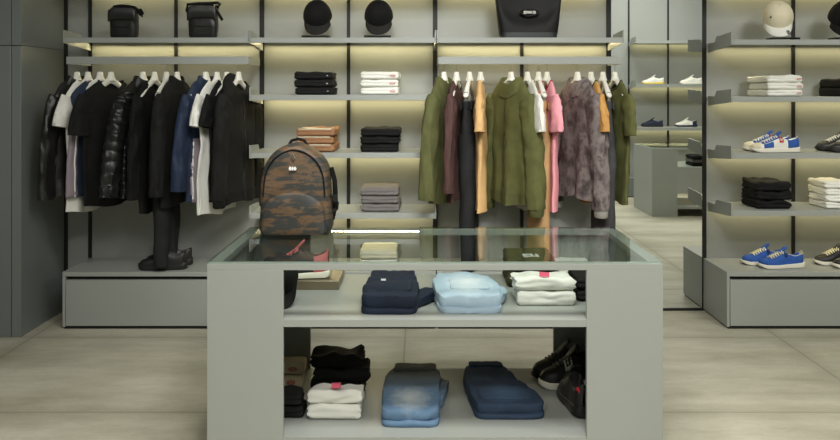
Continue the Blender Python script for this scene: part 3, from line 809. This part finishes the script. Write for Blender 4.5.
def jeans(label, org, outl, mat, h, seed, flap=None, wb=None, pocket=None, patch=None, group='folded jeans on the table shelves'):
    """org: world point of the front-left corner on the shelf; outl: local outline"""
    t = thing('folded_jeans', label, 'folded jeans', org, 0, group)
    m = MB()
    slab(m, outl, 0, h*.36, seed)
    top = [(x*.985+.002, y+.012 if y < .1 else y-.004) for x, y in outl]
    slab(m, top, h*.36, h, seed+5, .010)
    link('folded_legs', m, mat, t)
    if flap:
        fm = MB(); slab(fm, flap, h*.15, h*.62, seed+9, .010); link('leg_end', fm, mat, t)
    if wb:
        wm = MB(); slab(wm, wb, h*.92, h+.012, seed+3, .005); link('waistband', wm, mat, t)
    if pocket:
        pk = MB(); slab(pk, pocket, h*.96, h+.008, seed+4, .004); link('back_pocket', pk, mat, t)
    if patch:
        link('patch', B(patch[0], patch[1], patch[2], patch[3], h*1.0, h+.0125), M['whiteprint'], t)
    return t
o = onz(362, 315, ZM)
jeans('raw navy jeans folded on the middle table shelf', (o.x+.0, o.y, ZM), [(-.005, 0), (.215, 0), (.225, .20), (.205, .52), (.015, .52), (-.012, .20)], M['jean_navy'], .066, 21,
      flap=[(.20, .05), (.255, .14), (.29, .20), (.295, .28), (.25, .27), (.19, .22)], pocket=[(.03, .10), (.19, .10), (.19, .27), (.03, .27)], patch=(.062, .082, .265, .278))
o = onz(440, 314, ZM)
jeans('bleached light blue jeans folded on the middle table shelf', (o.x+.006, o.y, ZM), [(0, 0), (.238, 0), (.25, .22), (.215, .44), (-.01, .44), (-.035, .30), (-.02, .1)], M['jean_light'], .066, 23,
      flap=[(.20, .04), (.24, .10), (.285, .22), (.265, .30), (.20, .30)], pocket=[(.04, .12), (.20, .12), (.20, .30), (.04, .30)])
o = onz(381, 428, ZL)
jeans('grey-blue faded jeans folded on the bottom table shelf', (o.x, o.y, ZL), [(0, 0), (.232, 0), (.24, .25), (.25, .52), (.04, .55), (-.008, .40), (-.004, .2)], M['jean_fade'], .066, 25,
      flap=[(.20, .16), (.25, .20), (.285, .42), (.25, .46), (.20, .40)], wb=[(.035, .46), (.225, .46), (.23, .53), (.04, .54)])
o = onz(476, 420, ZL)
jeans('dark indigo jeans folded on the bottom table shelf', (o.x, o.y, ZL), [(0, 0), (.285, 0), (.285, .10), (.20, .34), (.165, .50), (-.005, .50), (-.035, .42), (-.02, .2)], M['jean_dark'], .060, 27,
      wb=[(.0, .44), (.155, .44), (.15, .50), (.0, .50)], pocket=[(.02, .06), (.24, .06), (.21, .20), (.02, .20)])

# ------------------------------------------------------------------ caps, bags
def cap(label, loc, rz, mat, tilt=.42, brim_mat=None, emblem=None, scale=1.0, group=None, eyelet=None):
    t = thing('baseball_cap', label, 'cap', loc, 0, group, rot=(0, 0, rz))
    t.scale = (scale*1.13, scale, scale)
    R = Matrix.Rotation(tilt, 4, 'X'); base = Vector((0, .035, .135 if tilt > .6 else .088))
    def put(p): return tuple(R @ Vector(p)+base)
    m = MB(); rings = []; N = 36
    for i in range(14):
        ph = (PI/2)*i/13.5
        r = []
        for k in range(N):
            a = 2*PI*k/N; g = 1+.012*abs(math.cos(3*a))**.5
            rx, ry = .086*g, .098*g
            c = math.cos(ph)**.75
            r.append(put((rx*c*math.cos(a), ry*c*math.sin(a)-.004, .118*math.sin(ph)**1.05)))
        rings.append(r)
    m.loft(rings, False, True)
    m.loft([rings[0], [put((.080*math.cos(2*PI*k/N), .091*math.sin(2*PI*k/N), .006)) for k in range(N)], [put((.06*math.cos(2*PI*k/N), .07*math.sin(2*PI*k/N), .09)) for k in range(N)]], False, True)
    link('crown', m, mat, t)
    rows_t = []; rows_b = []
    for i in range(9):
        u = i/8; rt = []
        for j in range(17):
            v = lerp(-1, 1, j/16); a = v*1.12
            x0 = .087*math.sin(a); y0 = -.099*math.cos(a)-.004
            ext = .074*(1-abs(v)**2.6*.95)
            x = x0*(1+.02*u); y = y0-ext*u
            z = -.006*u-.30*x*x/.087*u*1.3-.018*(1-math.cos(a))*0+.004*(1-u)
            rt.append((x, y, z))
        rows_t.append([put(p) for p in rt])
    link('brim', MB().grid(rows_t), brim_mat or mat, t, thick=.0045)
    link('button', MB().ell(put((0, -.004, .119)), (.008, .008, .005), 10, 6), mat, t)
    if emblem:
        em = MB()
        p0 = Vector(rows_t[6][emblem[1]]); n = (Vector(rows_t[7][emblem[1]])-Vector(rows_t[5][emblem[1]])).cross(Vector(rows_t[6][emblem[1]+1])-Vector(rows_t[6][emblem[1]-1])).normalized()
        if n.y > 0: n = -n
        ax = (Vector(rows_t[6][emblem[1]+1])-Vector(rows_t[6][emblem[1]-1])).normalized(); bx = n.cross(ax)
        for k in range(16):
            a0, a1 = 2*PI*k/16, 2*PI*(k+1)/16
            q = [p0+n*.003+ax*(r*math.cos(a_))+bx*(r*1.25*math.sin(a_)) for r, a_ in ((.013, a0), (.013, a1), (.0095, a1), (.0095, a0))]
            em.add(q, [(0, 1, 2, 3)])
        q = [p0+n*.003+ax*u+bx*v for u, v in ((-.006, -.009), (-.002, -.009), (.005, .009), (.001, .009))]
        em.add(q, [(0, 1, 2, 3)])
        link('emblem', em, M['black'], t, thick=.001)
    if eyelet:
        link('eyelet', MB().ell(put(eyelet), (.0055, .004, .0055), 8, 6), M['black'], t)
    return t
def cap_stand(label, x, y, z, w):
    t = thing('cap_riser', label, 'display riser', (x, y, z), 0, 'small black cap risers')
    link('plate', B(-w/2, w/2, -.03, .09, .012, .018), M['black'], t)
    for s_ in (-1, 1): link('foot', B(s_*(w/2-.006)-.006, s_*(w/2-.006)+.006, -.03, .09, 0, .012), M['black'], t)
yC = YF+.13
xc1, xc2 = xat(317, yC), xat(378.5, yC)
for x, l, l2 in ((xc1, 'plain black cap on the shelf above the black folded tees', 'thin black riser under the first black cap'), (xc2, 'black cap with raised crown, above the white folded tees', 'thin black riser under the second black cap')):
    cap_stand(l2, x-.004, YF+.09, zs[0], .165)
    cap(l, (x, yC+.005, zs[0]+.019), 0.0, M['blk2'], .80, M['blklit'], group='black caps on the top shelf', scale=.92)
M['capcream'] = fabric('cream_cap_cotton', (220, 212, 184), .03)
xk = xat(779, yC)
cap_stand('thin black riser under the cream cap', xk+.02, YF+.09, zr[0], .16)
cap('cream cap with round black emblem on its brim, right of the mirror', (xk, yC+.01, zr[0]+.019), -.26, M['capcream'], .80, M['white'], (1, 12), .94, eyelet=(-.05, -.072, .072))
xk = xat(846, yC)
cap_stand('thin black riser under the cut-off black cap', xk-.01, YF+.09, zr[0], .16)
cap('black cap cut off by the picture edge beside the cream cap', (xk, yC+.01, zr[0]+.019), -.2, M['blk2'], .8, scale=.95)

def crossbody(label, px0, px1, h, seed, loop):
    Yb = YF+.10; x = xat((px0+px1)/2, Yb); w = (px1-px0)/F*Yb; d = .075
    t = thing('crossbody_bag', label, 'bag', (x, Yb, zs[0]), 0, 'black crossbody bags')
    rings = []
    for i in range(12):
        u = i/11; z = h*.93*u; s_ = 1-.03*abs(u-.4)*2; e = .9 if i in (0, 11) else 1
        rings.append([[p[0]+.004*nz(p[0]*20, z*20, seed), p[1]*(1+.15*math.sin(PI*u))+d/2+.008*nz(p[0]*20+seed, z*16, 1), z] for p in ringpts(0, 0, z, w/2*(s_+.05*math.sin(PI*u))*e, d/2*e, 40, .5)])
    link('pouch', MB().loft(rings), M['leather'], t)
    fl = []
    for i in range(15):
        u = i/14
        if u < .5: y = d+.004-(d+.008)*u*2; z = h*.93+.012*math.sin(PI*u*2)
        else: y = -.011-.006*math.sin(PI*(u-.5)*2); z = h*.93-(u-.5)*2*h*.36
        fl.append([(xx, y, z+.004*nz(xx*30, z*30, seed)-.014*(abs(xx)/(w/2))**4) for xx in [lerp(-w/2-.003, w/2+.003, j/14) for j in range(15)]])
    link('flap', MB().grid(fl), M['leather'], t, thick=.005)
    link('strap', MB().tube(loop(w, h, d), .009, 8), M['blk2'], t)
    for s_ in (-1, 1):
        link('ring', MB().tube([(s_*(w/2+.006)+.008*math.cos(a)*s_, d/2, h*.80+.012*math.sin(a)) for a in [2*PI*k/12 for k in range(13)]], .002, 6), M['silver'], t)
    z_ = MB().tube([(-w*.3, -.0065, h*.36), (-w*.1, -.0085, h*.345), (w*.1, -.0085, h*.345), (w*.3, -.0065, h*.36)], .0022, 6)
    link('zipper', z_, M['black'], t)
    return t
def loop1(w, h, d):
    pts = [(-w/2-.006, d/2, h*.74), (-w/2-.004, d*.45, h*.86), (-w*.36, d*.3, h*.97), (-w*.1, d*.3, h*1.0), (w*.2, d*.3, h*.985), (w*.42, d*.3, h*.95), (w*.55, d*.2, h*.88), (w*.66, d*.1, h*.74), (w*.75, d*.1, h*.68), (w*.76, d*.1, h*.75), (w*.66, d*.2, h*.88), (w*.52, d*.5, h*.86), (w*.5, d*.5, h*.78)]
    return pts
def loop2(w, h, d):
    return [(-w/2-.006, d/2, h*.70), (-w*.60, d*.4, h*.82), (-w*.56, d*.3, h*.97), (-w*.2, d*.3, h*1.0), (w*.2, d*.3, h*1.0), (w*.52, d*.3, h*1.02), (w*.62, d*.3, h*.97), (w*.56, d*.3, h*.91), (w*.3, d*.2, h*.90), (w*.5, d*.1, h*.80), (w*.62, d*.05, h*.66), (w*.72, d*.05, h*.52)]
crossbody('black crossbody bag with a loop at its shoulder, nearest the grey column', 109, 135.5, .205, 3, loop1)
crossbody('black crossbody bag with strap coiled over its top, right-hand one of two', 188, 216, .22, 8, loop2)

# tote bag
yT = YF+.06; kt = F/yT
tote = thing('tote_bag', 'black leather tote bag with oval silver emblem', 'bag', (xat(529.5, yT), yT, zs[0]))
rings = []
hw0, hw1, dt, ht = 28.0/kt, 35.0/kt, .13, .36
for i in range(18):
    u = i/17; z = ht*u; a = lerp(hw0, hw1, u**.8)
    dd = lerp(dt/2, dt/2*.45, u**1.4)
    r = ringpts(0, dt/2, z, a*(.97 if i == 0 else 1), dd*(.94 if i == 0 else 1), 48, .30)
    for p in r:
        if p[1] < dt/2:   # a dished front: soft crease curving under the emblem
            q = (p[0]/a)
            p[1] += .055*sm((u-.12-.28*q*q)/.25)*(1-q*q)*.6+.004*nz(p[0]*9, z*9, 4)
    rings.append(r)
link('bag_body', MB().loft(rings), M['toteleather'], tote)
link('base_band', MB().loft([ringpts(0, dt/2, z, hw0*1.012+.002*u, dt/2*1.03, 48, .28) for u, z in ((0, .0), (0, .034), (.5, .036))]), pm('dark_teal_leather', (24, 30, 30), .4, 0, .5), tote)
em = MB(); n = 28
ex, ez = .002, .160
for k in range(n):
    a0, a1 = 2*PI*k/n, 2*PI*(k+1)/n
    q = [(ex+rx*math.cos(t_), .004, ez+rz_*math.sin(t_)) for rx, rz_, t_ in ((.060, .024, a0), (.060, .024, a1), (.046, .015, a1), (.046, .015, a0))]
    em.add(q, [(0, 1, 2, 3)])
eo = link('emblem', em, M['shoeblack'], tote, thick=.008)
em = MB()
em.box(ex-.040, ex-.018, .003, .008, ez-.012, ez+.011).box(ex-.018, ex+.016, .004, .008, ez-.009, ez+.009).box(ex+.018, ex+.040, .003, .008, ez-.012, ez+.011)
link('emblem_letter', em, pm('brushed_silver', (140, 139, 134), .5, .8), eo, bevel=.003)
for yy in (.012, dt-.03):
    link('handle', MB().tube([(-.10, yy+.02, ht-.04), (-.098, yy+.015, ht+.06), (-.06, yy+.02, ht+.14), (0, yy+.02, ht+.165), (.06, yy+.02, ht+.14), (.098, yy+.015, ht+.06), (.10, yy+.02, ht-.04)], .008, 8), M['leather'], tote)

# backpack
yK = 3.70; kk = F/yK
bp = thing('backpack', 'brown and black camouflage backpack standing on the glass table top', 'backpack', (xat(294, yK), yK, TZ))
def bp_outline(sc, w=.163, h=.418, n=48):
    out = []
    tab = [(0, .94), (.04, 1.0), (.10, 1.02), (.3, 1.0), (.55, .965), (.70, .91), (.80, .81), (.88, .66), (.94, .47), (.98, .27), (1.0, .06)]
    pts = [(v[0], v[1]) for v in tab]
    half = []
    for k in range(n//2):
        u = k/(n/2-1); u = 1-(1-u)**1.5
        half.append((prof(tab, u)[0]*w, u*h))
    full = half+[(-x, z) for x, z in reversed(half)]
    c = h*.48
    return [(x*sc, c+(z-c)*sc) for x, z in full]
dep = .17
rings = []
for y, sc in ((0.0, .80), (.004, .90), (.016, .965), (.04, .995), (.09, 1.0), (.14, .995), (.160, .96), (.170, .88)):
    rings.append([(x+.006*nz(x*9, z*9, 3), y+.010*nz(x*8+2, z*8, y*3), max(0, z)) for x, z in bp_outline(sc)])
link('main_compartment', MB().loft(rings), M['camo'], bp)
rings = []
for y, sc in ((.03, 1.0), (-.014, .985), (-.026, .95), (-.032, .86), (-.034, .6), (-.034, .2)):
    rings.append([(x*.88, y+.006*nz(x*10+5, z*10, 1), max(.004, .006+(z*.50) if True else z)) for x, z in bp_outline(sc, .165, .40)])
link('front_pocket', MB().loft(rings), M['camo'], bp)
zc = [(x*.90, -.0015, .418*.48+(z-.418*.48)*.90) for x, z in bp_outline(.965)]
link('zipper', MB().tube([p for p in zc if p[2] > .17], .0038, 6), M['blk2'], bp)
link('handle', MB().tube([(-.045, .12, .40), (-.03, .125, .424), (0, .125, .432), (.03, .125, .424), (.045, .12, .40)], .007, 8), M['blk2'], bp)
link('zip_pull', MB().box(-.006, .002, -.012, -.004, .343, .372).box(-.010, .006, -.012, -.005, .352, .36), M['silver'], bp, bevel=.001)
pz = MB()
for i in range(3):
    pz.box(-.02+i*.011, -.013+i*.011, -.012, -.003, .298, .314)
pz.box(-.022, .012, -.011, -.003, .303, .308)
link('logo', pz, M['whiteprint'], bp)
lp = MB().tube([(.157, .10, .30), (.172, .11, .24), (.175, .11, .18), (.172, .11, .12), (.160, .12, .06)], .012, 8)
link('shoulder_strap', lp, M['blk2'], bp)
link('shoulder_strap', MB().tube([(-.157, .12, .30), (-.170, .13, .22), (-.168, .13, .12), (-.150, .13, .05)], .010, 8), M['blk2'], bp)
link('side_strap', MB().tube([(.150, .05, .19), (.176, .055, .165), (.190, .06, .14), (.186, .07, .115), (.165, .07, .10)], .008, 8).box(.172, .192, .045, .065, .15, .18), M['black'], bp)

# ------------------------------------------------------------------ shoes
WT = [(0, .004), (.03, .024), (.10, .039), (.22, .047), (.34, .049), (.5, .042), (.65, .036), (.8, .035), (.92, .031), (.98, .020), (1.0, .004)]
def shoe(name, label, loc, rz, upper, sole, lace=None, L=.285, hk=1.0, accents=(), chunk=1.0, group=None, lining=None, logo=None, mirror=1, cat='shoe'):
    """low sneaker: toe towards local -x"""
    t = thing(name, label, cat, loc, rz, group)
    def w_(s): return prof(WT, s)[0]
    def top(s): return prof([(0, .036), (.05, .050), (.14, .058), (.26, .066), (.42, .088), (.56, .108), (.66, .098), (.78, .086), (.88, .094), (.96, .104), (1.0, .085)], s)[0]*hk
    def z0(s): return prof([(0, .030), (.12, .024), (.4, .024), (.7, .028), (1, .034)], s)[0]*chunk
    def pt(s, f, off=0.0):
        """f: 0 (near side) .. 1 (far side) over the top"""
        ph = PI*f; c, sn = math.cos(ph), math.sin(ph)
        w = w_(s)*(1-.22*sn**2)+off
        y = -w*math.copysign(abs(c)**.72, c)
        zz = z0(s)-.004+(top(s)-z0(s)+.004+off)*max(0, sn)**.60
        op = sm((s-.55)/.05)*sm((.965-s)/.03)
        q = max(0, 1-abs(f-.5)/.26)
        zz -= op*.050*sm(q*1.6)*hk
        return ((s-.5)*L, y*mirror, zz)
    SS = [i/36 for i in range(37)]; FF = [j/28 for j in range(29)]
    link('upper', MB().grid([[pt(s, f) for f in FF] for s in SS]), upper, t, sharp=75)
    so = MB(); N = 60
    def outl(g):
        r = []
        for k in range(N):
            a = k/N
            if a < .5: s = a*2; sg = -1
            else: s = (1-a)*2; sg = 1
            s = .5-.5*math.cos(PI*s)
            r.append((s, sg*(w_(s)+g)*mirror))
        return r
    rings = []
    for g, lv in ((-.004, 0), (.004, .12), (.006, .5), (.0045, .9), (.0, 1.0)):
        rings.append([((s-.5)*(L+.012), y, lerp(.016*max(0, 1-s/.18)**2+.010*max(0, (s-.9)/.1)**2*.6, z0(s), lv)) for s, y in outl(g)])
    link('sole', so.loft(rings), sole, t)
    if lace:
        lm = MB()
        for i in range(6):
            s = .24+.052*i
            lm.tube([pt(s+.012*(j % 2)*0, f, .0035) for j, f in enumerate((.30, .38, .46, .54, .62, .70))], .0036, 6)
            if i < 5: lm.tube([pt(s, .34, .004), pt(s+.026, .5, .006), pt(s+.052, .66, .004)], .0028, 5)
        lm.tube([pt(.50, .46, .006), Vector(pt(.44, .34, .016)), Vector(pt(.47, .26, .012)), pt(.52, .44, .006)], .003, 5)
        link('laces', lm, lace, t)
    # tongue
    tg = MB().grid([[(( .40+.20*u-.5)*L, yy*mirror, (top(.40)+.004+u*(.044*hk)-.006*abs(yy)/.02)) for yy in (-.022, -.011, 0, .011, .022)] for u in (0, .25, .5, .75, 1.0)])
    link('tongue', tg, lining or upper, t, thick=.006)
    for nm, s0, s1, f0, f1, mt in accents:
        link(nm, MB().grid([[pt(lerp(s0, s1, i/10), lerp(f0, f1, j/10), .0022) for j in range(11)] for i in range(11)]), mt, t, thick=.0018)
    if logo:
        s_c, f_c, sz, lmat = logo
        lm = MB()
        # blocky D-shaped mark on the near side
        for (u0, u1, v0, v1) in ((-1, -.6, -1, 1), (-.6, .8, .55, 1), (-.6, .8, -1, -.55), (.6, 1.0, -.7, .7), (-.25, .05, -.3, .3)):
            rows = [[pt(s_c+sz*lerp(u0, u1, i/2)*.5, f_c+sz*1.25*lerp(v0, v1, j/2), .0042) for j in range(3)] for i in range(3)]
            lm.grid(rows)
        link('side_logo', lm, lmat, t, thick=.0015)
    return t
def pair(name, lab1, lab2, px, py_z, Y, z, rz, gap, group, **kw):
    x = xat(px, Y)
    shoe(name, lab1, (x, Y, z), rz, group=group, **kw)
    shoe(name, lab2, (x+gap[0], Y+gap[1], z), rz+gap[2] if len(gap) > 2 else rz, group=group, **kw)
acc_wb = [('toe_cap', .0, .14, .02, .98, M['capcream']), ('heel_counter', .72, .985, .0, .26, M['shoeblue']), ('heel_counter', .72, .985, .74, 1.0, M['shoeblue']), ('eyestay', .18, .55, .24, .42, M['shoeblue']), ('eyestay', .18, .55, .58, .76, M['shoeblue']), ('side_panel', .20, .40, .02, .20, M['shoeblue'])]
Y1 = YF+.11
pair('sneaker', 'near white sneaker with blue heel and red mark, on the shelf right of mirror', 'far white and blue sneaker behind its near mate', 775, 0, Y1, zr[2], .06, (-.005, .115, .0), 'white and blue sneakers', L=.30, upper=M['shoewhite'], sole=M['rubber'], lace=M['whiteprint'], accents=acc_wb, lining=M['shoeblue'], logo=(.58, .20, .09, M['red']))
acc_bl = [('toe_cap', .0, .14, .02, .98, M['shoeblue']), ('heel_tab', .93, .99, .2, .8, M['cream']), ('collar', .60, .92, .24, .34, M['cream'])]
Y2 = YF+.12
pair('sneaker', 'near bright blue sneaker on the drawer cabinet', 'far bright blue sneaker behind its near mate', 781, 0, Y2, .346, .10, (-.065, .105, .02), 'bright blue sneakers', upper=M['shoeblue'], sole=M['rubber'], lace=M['lacecream'], accents=acc_bl, lining=M['shoeblue'], logo=(.55, .20, .06, M['shoenavy']))
pair('sneaker', 'near black sneaker at the picture edge beside white and blue pair', 'far black sneaker at the edge beside white and blue pair', 851, 0, Y1, zr[2], .06, (-.02, .115, .0), 'black sneakers on the shelf edge', upper=M['shoeblack'], sole=M['blackrubber'], lace=M['whiteprint'])
pair('sneaker', 'near black sneaker at the picture edge beside bright blue pair', 'far black sneaker at the edge beside bright blue pair', 855, 0, Y2, .346, .10, (-.065, .105, .02), 'black sneakers on the cabinet edge', upper=M['shoeblack'], sole=M['rubber'], lace=M['lacecream'])
pair('sneaker', 'near chunky black sneaker under the black trousers', 'far chunky black sneaker under the black trousers', 163, 0, YF+.07, .346, .06, (.0, .12, .05), 'black sneakers under the trousers', upper=M['shoeblack'], sole=M['blackrubber'], lace=M['blk'], chunk=1.35, hk=1.15)
# on the table
rs = thing('display_riser', 'low bronze box under the pink and black sneaker', 'display riser', (xat(300, 3.66), 3.66, ZM))
link('block', B(-.17, .178, -.04, .23, 0, .040), M['bronze'], rs, bevel=.002)
shoe('sneaker', 'black sneaker with salmon heel and white sole on the bronze riser', (xat(298, 3.69), 3.69, ZM+.041), .04, M['shoeblack'], M['rubber'], M['shoepink'], .28, 1.32, [('heel_counter', .76, .985, .0, .34, M['shoepink']), ('heel_counter', .76, .985, .66, 1.0, M['shoepink']), ('heel_tab', .90, .99, .2, .8, M['shoepink'])], lining=M['shoepink'])
pz_ = onz(573, 388, ZL)
shoe('sneaker', 'near black sneaker with white side letter on the bottom table shelf', (pz_.x-.004, pz_.y+.03, ZL), .16, M['shoeblack'], M['rubber'], M['shoeblack'], .29, 1.45, chunk=1.3, logo=(.42, .28, .12, M['whiteprint']), group='black sneakers on the bottom table shelf')
shoe('sneaker', 'far black sneaker behind the lettered one on the bottom table shelf', (pz_.x-.02, pz_.y+.145, ZL), .16, M['shoeblack'], M['blackrubber'], M['shoeblack'], .29, 1.35, group='black sneakers on the bottom table shelf')
shoe('sneaker', 'black shoe with red tag seen from its heel beside the table leg', (xat(579.5, 3.36), 3.47, ZL), -1.50, M['shoeblack'], M['blackrubber'], M['shoeblack'], .29, 1.40, accents=[('pull_tag', .93, .985, .16, .24, M['red'])], chunk=1.5)
cap('black cap peeping out behind the left table leg on the middle shelf', (xat(300, 3.35)-.088, 3.36, ZM), .35, M['blk2'], .80, scale=.86)

# ------------------------------------------------------------------ what the mirror shows: the opposite wall
YV = lambda Yv: 2*(YB-.012)-Yv
ox0, ox1 = 2.92, 5.3
for i, (z, lb) in enumerate(((2.12, 'topmost empty grey shelf on the opposite wall, seen in mirror'), (1.53, 'grey shelf with two pale sneakers, seen in the mirror'), (.945, 'grey shelf with navy and white sneakers, seen in the mirror'))):
    t = thing('wall_shelf', lb, 'shelf', ((ox0+ox1)/2, YO, z-.03), PI, 'steel wall shelves')
    w = ox1-ox0; d = .40
    link('shelf_board', MB().prism([(-d, -.012), (-d, .03), (0, .03), (0, .024), (-d+.012, .024), (-d+.012, -.012)], 'x', -w/2, w/2), M['paint'], t, bevel=.001)
    for s_ in (-1, 1):
        link('end_plate', MB().prism([(-d, 0), (0, -.03), (0, .028), (-d*.3, .028), (-d*.38, .075), (-d, .085)], 'x', s_*w/2-.004, s_*w/2+.004), M['paint'], t)
for i, x in enumerate((2.92, 3.47, 4.02, 4.57)):
    struct('trim_%d' % (14+i), B(x-.011, x+.011, YO, YO+.010, 0, ZC), M['black'])
cb = thing('storage_cabinet', 'low dark grey cabinet on the opposite wall, seen in the mirror', 'cabinet', (2.60, YO, 0), PI, 'low storage cabinets')
link('cabinet_body', B(-.36, .36, -.40, 0, .012, .26), M['paintshade'], cb, bevel=.002)
link('plinth', B(-.34, .34, -.38, 0, 0, .012), M['black'], cb)
Yo = YO+.22
def msho(px, vY, z, lab, up, so, la, acc=()):
    kv = F/(2*(YB-.012)-vY); x = (px-CX)/kv
    shoe('sneaker', lab, (x, vY, z), .15, up, so, la, .29, 1.0, acc, group='sneakers on the opposite wall')
msho(653, Yo, 1.53, 'white sneaker with yellow sole seen in the mirror', M['shoewhite'], M['yrubber'], M['whiteprint'])
msho(691, Yo, 1.53, 'pale grey-white sneaker beside the yellow-soled one in the mirror', M['shoewhite'], M['rubber'], M['whiteprint'])
msho(652, Yo, .945, 'navy sneaker seen in the mirror above the second table', M['shoenavy'], M['blackrubber'], M['shoenavy'])
msho(686, Yo, .945, 'white sneaker with dark heel seen in the mirror above second table', M['shoewhite'], M['shoenavy'], M['whiteprint'], [('heel_counter', .78, .985, 0, .3, M['shoenavy']), ('heel_counter', .78, .985, .7, 1, M['shoenavy'])])
for i in range(3):
    folded('folded dark tops on the second table, seen in the mirror, '+['bottom one', 'middle one', 'topmost one'][i], 3.32, 1.30, ZM+i*.042, .34, .26, .040, (M['blk'], M['greyknit'], M['blk'])[i], 95+i, rz=PI, group='tops on the second table')
sd = MB().box(2.96, 4.1, 1.0, 1.33, .30, .33)

# ------------------------------------------------------------------ lights
def area(name, loc, rot, sx_, sy_, power, col, spread=180):
    l = bpy.data.lights.new(name, 'AREA'); l.shape = 'RECTANGLE'; l.size = sx_; l.size_y = sy_; l.energy = power; l.color = col
    l.spread = math.radians(spread)
    o = bpy.data.objects.new(name, l); COL.objects.link(o); o.location = loc; o.rotation_euler = rot
    return o
def spot(name, loc, target, power, col, ang=50, blend=.8, size=.06):
    l = bpy.data.lights.new(name, 'SPOT'); l.energy = power; l.color = col; l.spot_size = math.radians(ang); l.spot_blend = blend; l.shadow_soft_size = size
    o = bpy.data.objects.new(name, l); COL.objects.link(o); o.location = loc
    o.rotation_euler = (Vector(target)-Vector(loc)).to_track_quat('-Z', 'Y').to_euler()
    return o
WARM = (1.0, .978, .925); LED = (1.0, .85, .47); COOL = (1.0, .995, .965)
def led(x0, x1, z, p, yy=YB-.045, tilt=.25):
    area('shelf_strip_light', ((x0+x1)/2, yy, z), (-tilt if yy > 0 else tilt, 0, 0), x1-x0-.06, .012, p, LED)
LP = 1.8
led(BAYS[0], BAYS[1], 2.112, .8*LP); led(BAYS[1], BAYS[2], 2.112, 1.0*LP); led(BAYS[2], BAYS[3], 2.112, 1.0*LP); led(XR0, XR1, 2.112, 1.4*LP)
led(BAYS[0], BAYS[1], zs[0]-.014, 1.2*LP); led(BAYS[2], BAYS[3], zs[0]-.014, 1.5*LP)
for z in zs: led(BAYS[1], BAYS[2], z-.014, 1.2*LP)
for z in zr: led(XR0, XR1, z-.014, 1.5*LP)
for z in (2.12, 1.53, .945): led(ox0, ox1, z-.013, 2.0*LP, YO+.045)
# ceiling: rows of recessed panels, track spots and added fill spots
for x, e in ((-2.3, 9), (.2, 52), (2.9, 46)):
    for y in (.4, 2.4):
        area('ceiling_panel_light', (x, y, ZC-.02), (0, 0, 0), 1.2, .5, e, WARM)
for x, e in ((-1.8, 66), (-.55, 300), (.55, 320), (2.4, 150), (3.4, 110)):
    spot('track_or_fill_spot', (x+.3, 1.9, ZC-.1), (x, YB-.1, 1.25), e, COOL, 40, .9, .32)
for x in (3.3, 4.3):
    spot('track_or_fill_spot', (x, 2.6, ZC-.1), (x, YO, 1.3), 60, WARM, 75, 1.0, .3)  # spots added to brighten the opposite wall in the mirror
for x in (-.9, .9):
    spot('track_or_fill_spot', (x, -.45, ZC-.1), (x*.3, 3.6, .2), 95, WARM, 46, .9, .15)  # unseen fill spots added to brighten the inside of the table
spot('track_or_fill_spot', (-.4, 2.1, ZC-.1), (-.3, 3.5, .6), 60, WARM, 70, .9, .08)
spot('track_or_fill_spot', (.5, 2.0, ZC-.1), (.4, 3.5, .6), 60, WARM, 70, .9, .08)

w = bpy.data.worlds.new('World'); S.world = w; w.use_nodes = True
w.node_tree.nodes['Background'].inputs['Color'].default_value = (.5, .5, .48, 1)
w.node_tree.nodes['Background'].inputs['Strength'].default_value = .3

# ------------------------------------------------------------------ camera, view
cam = bpy.data.cameras.new('Camera'); co = bpy.data.objects.new('Camera', cam); COL.objects.link(co)
co.location = (0, 0, H); co.rotation_euler = (PI/2, 0, 0)
cam.sensor_width = 36; cam.sensor_fit = 'HORIZONTAL'; cam.lens = F/840*36
cam.shift_x = 0; cam.shift_y = -130/840
S.camera = co
S.view_settings.view_transform = 'Standard'; S.view_settings.look = 'None'; S.view_settings.exposure = 0.06; S.view_settings.gamma = 1.0
S.view_settings.use_curve_mapping = False
S.cycles.use_denoising = True
S.cycles.max_bounces = 10; S.cycles.diffuse_bounces = 5; S.cycles.glossy_bounces = 5; S.cycles.transparent_max_bounces = 12
S.cycles.caustics_reflective = False; S.cycles.caustics_refractive = False
S.cycles.sample_clamp_indirect = 8
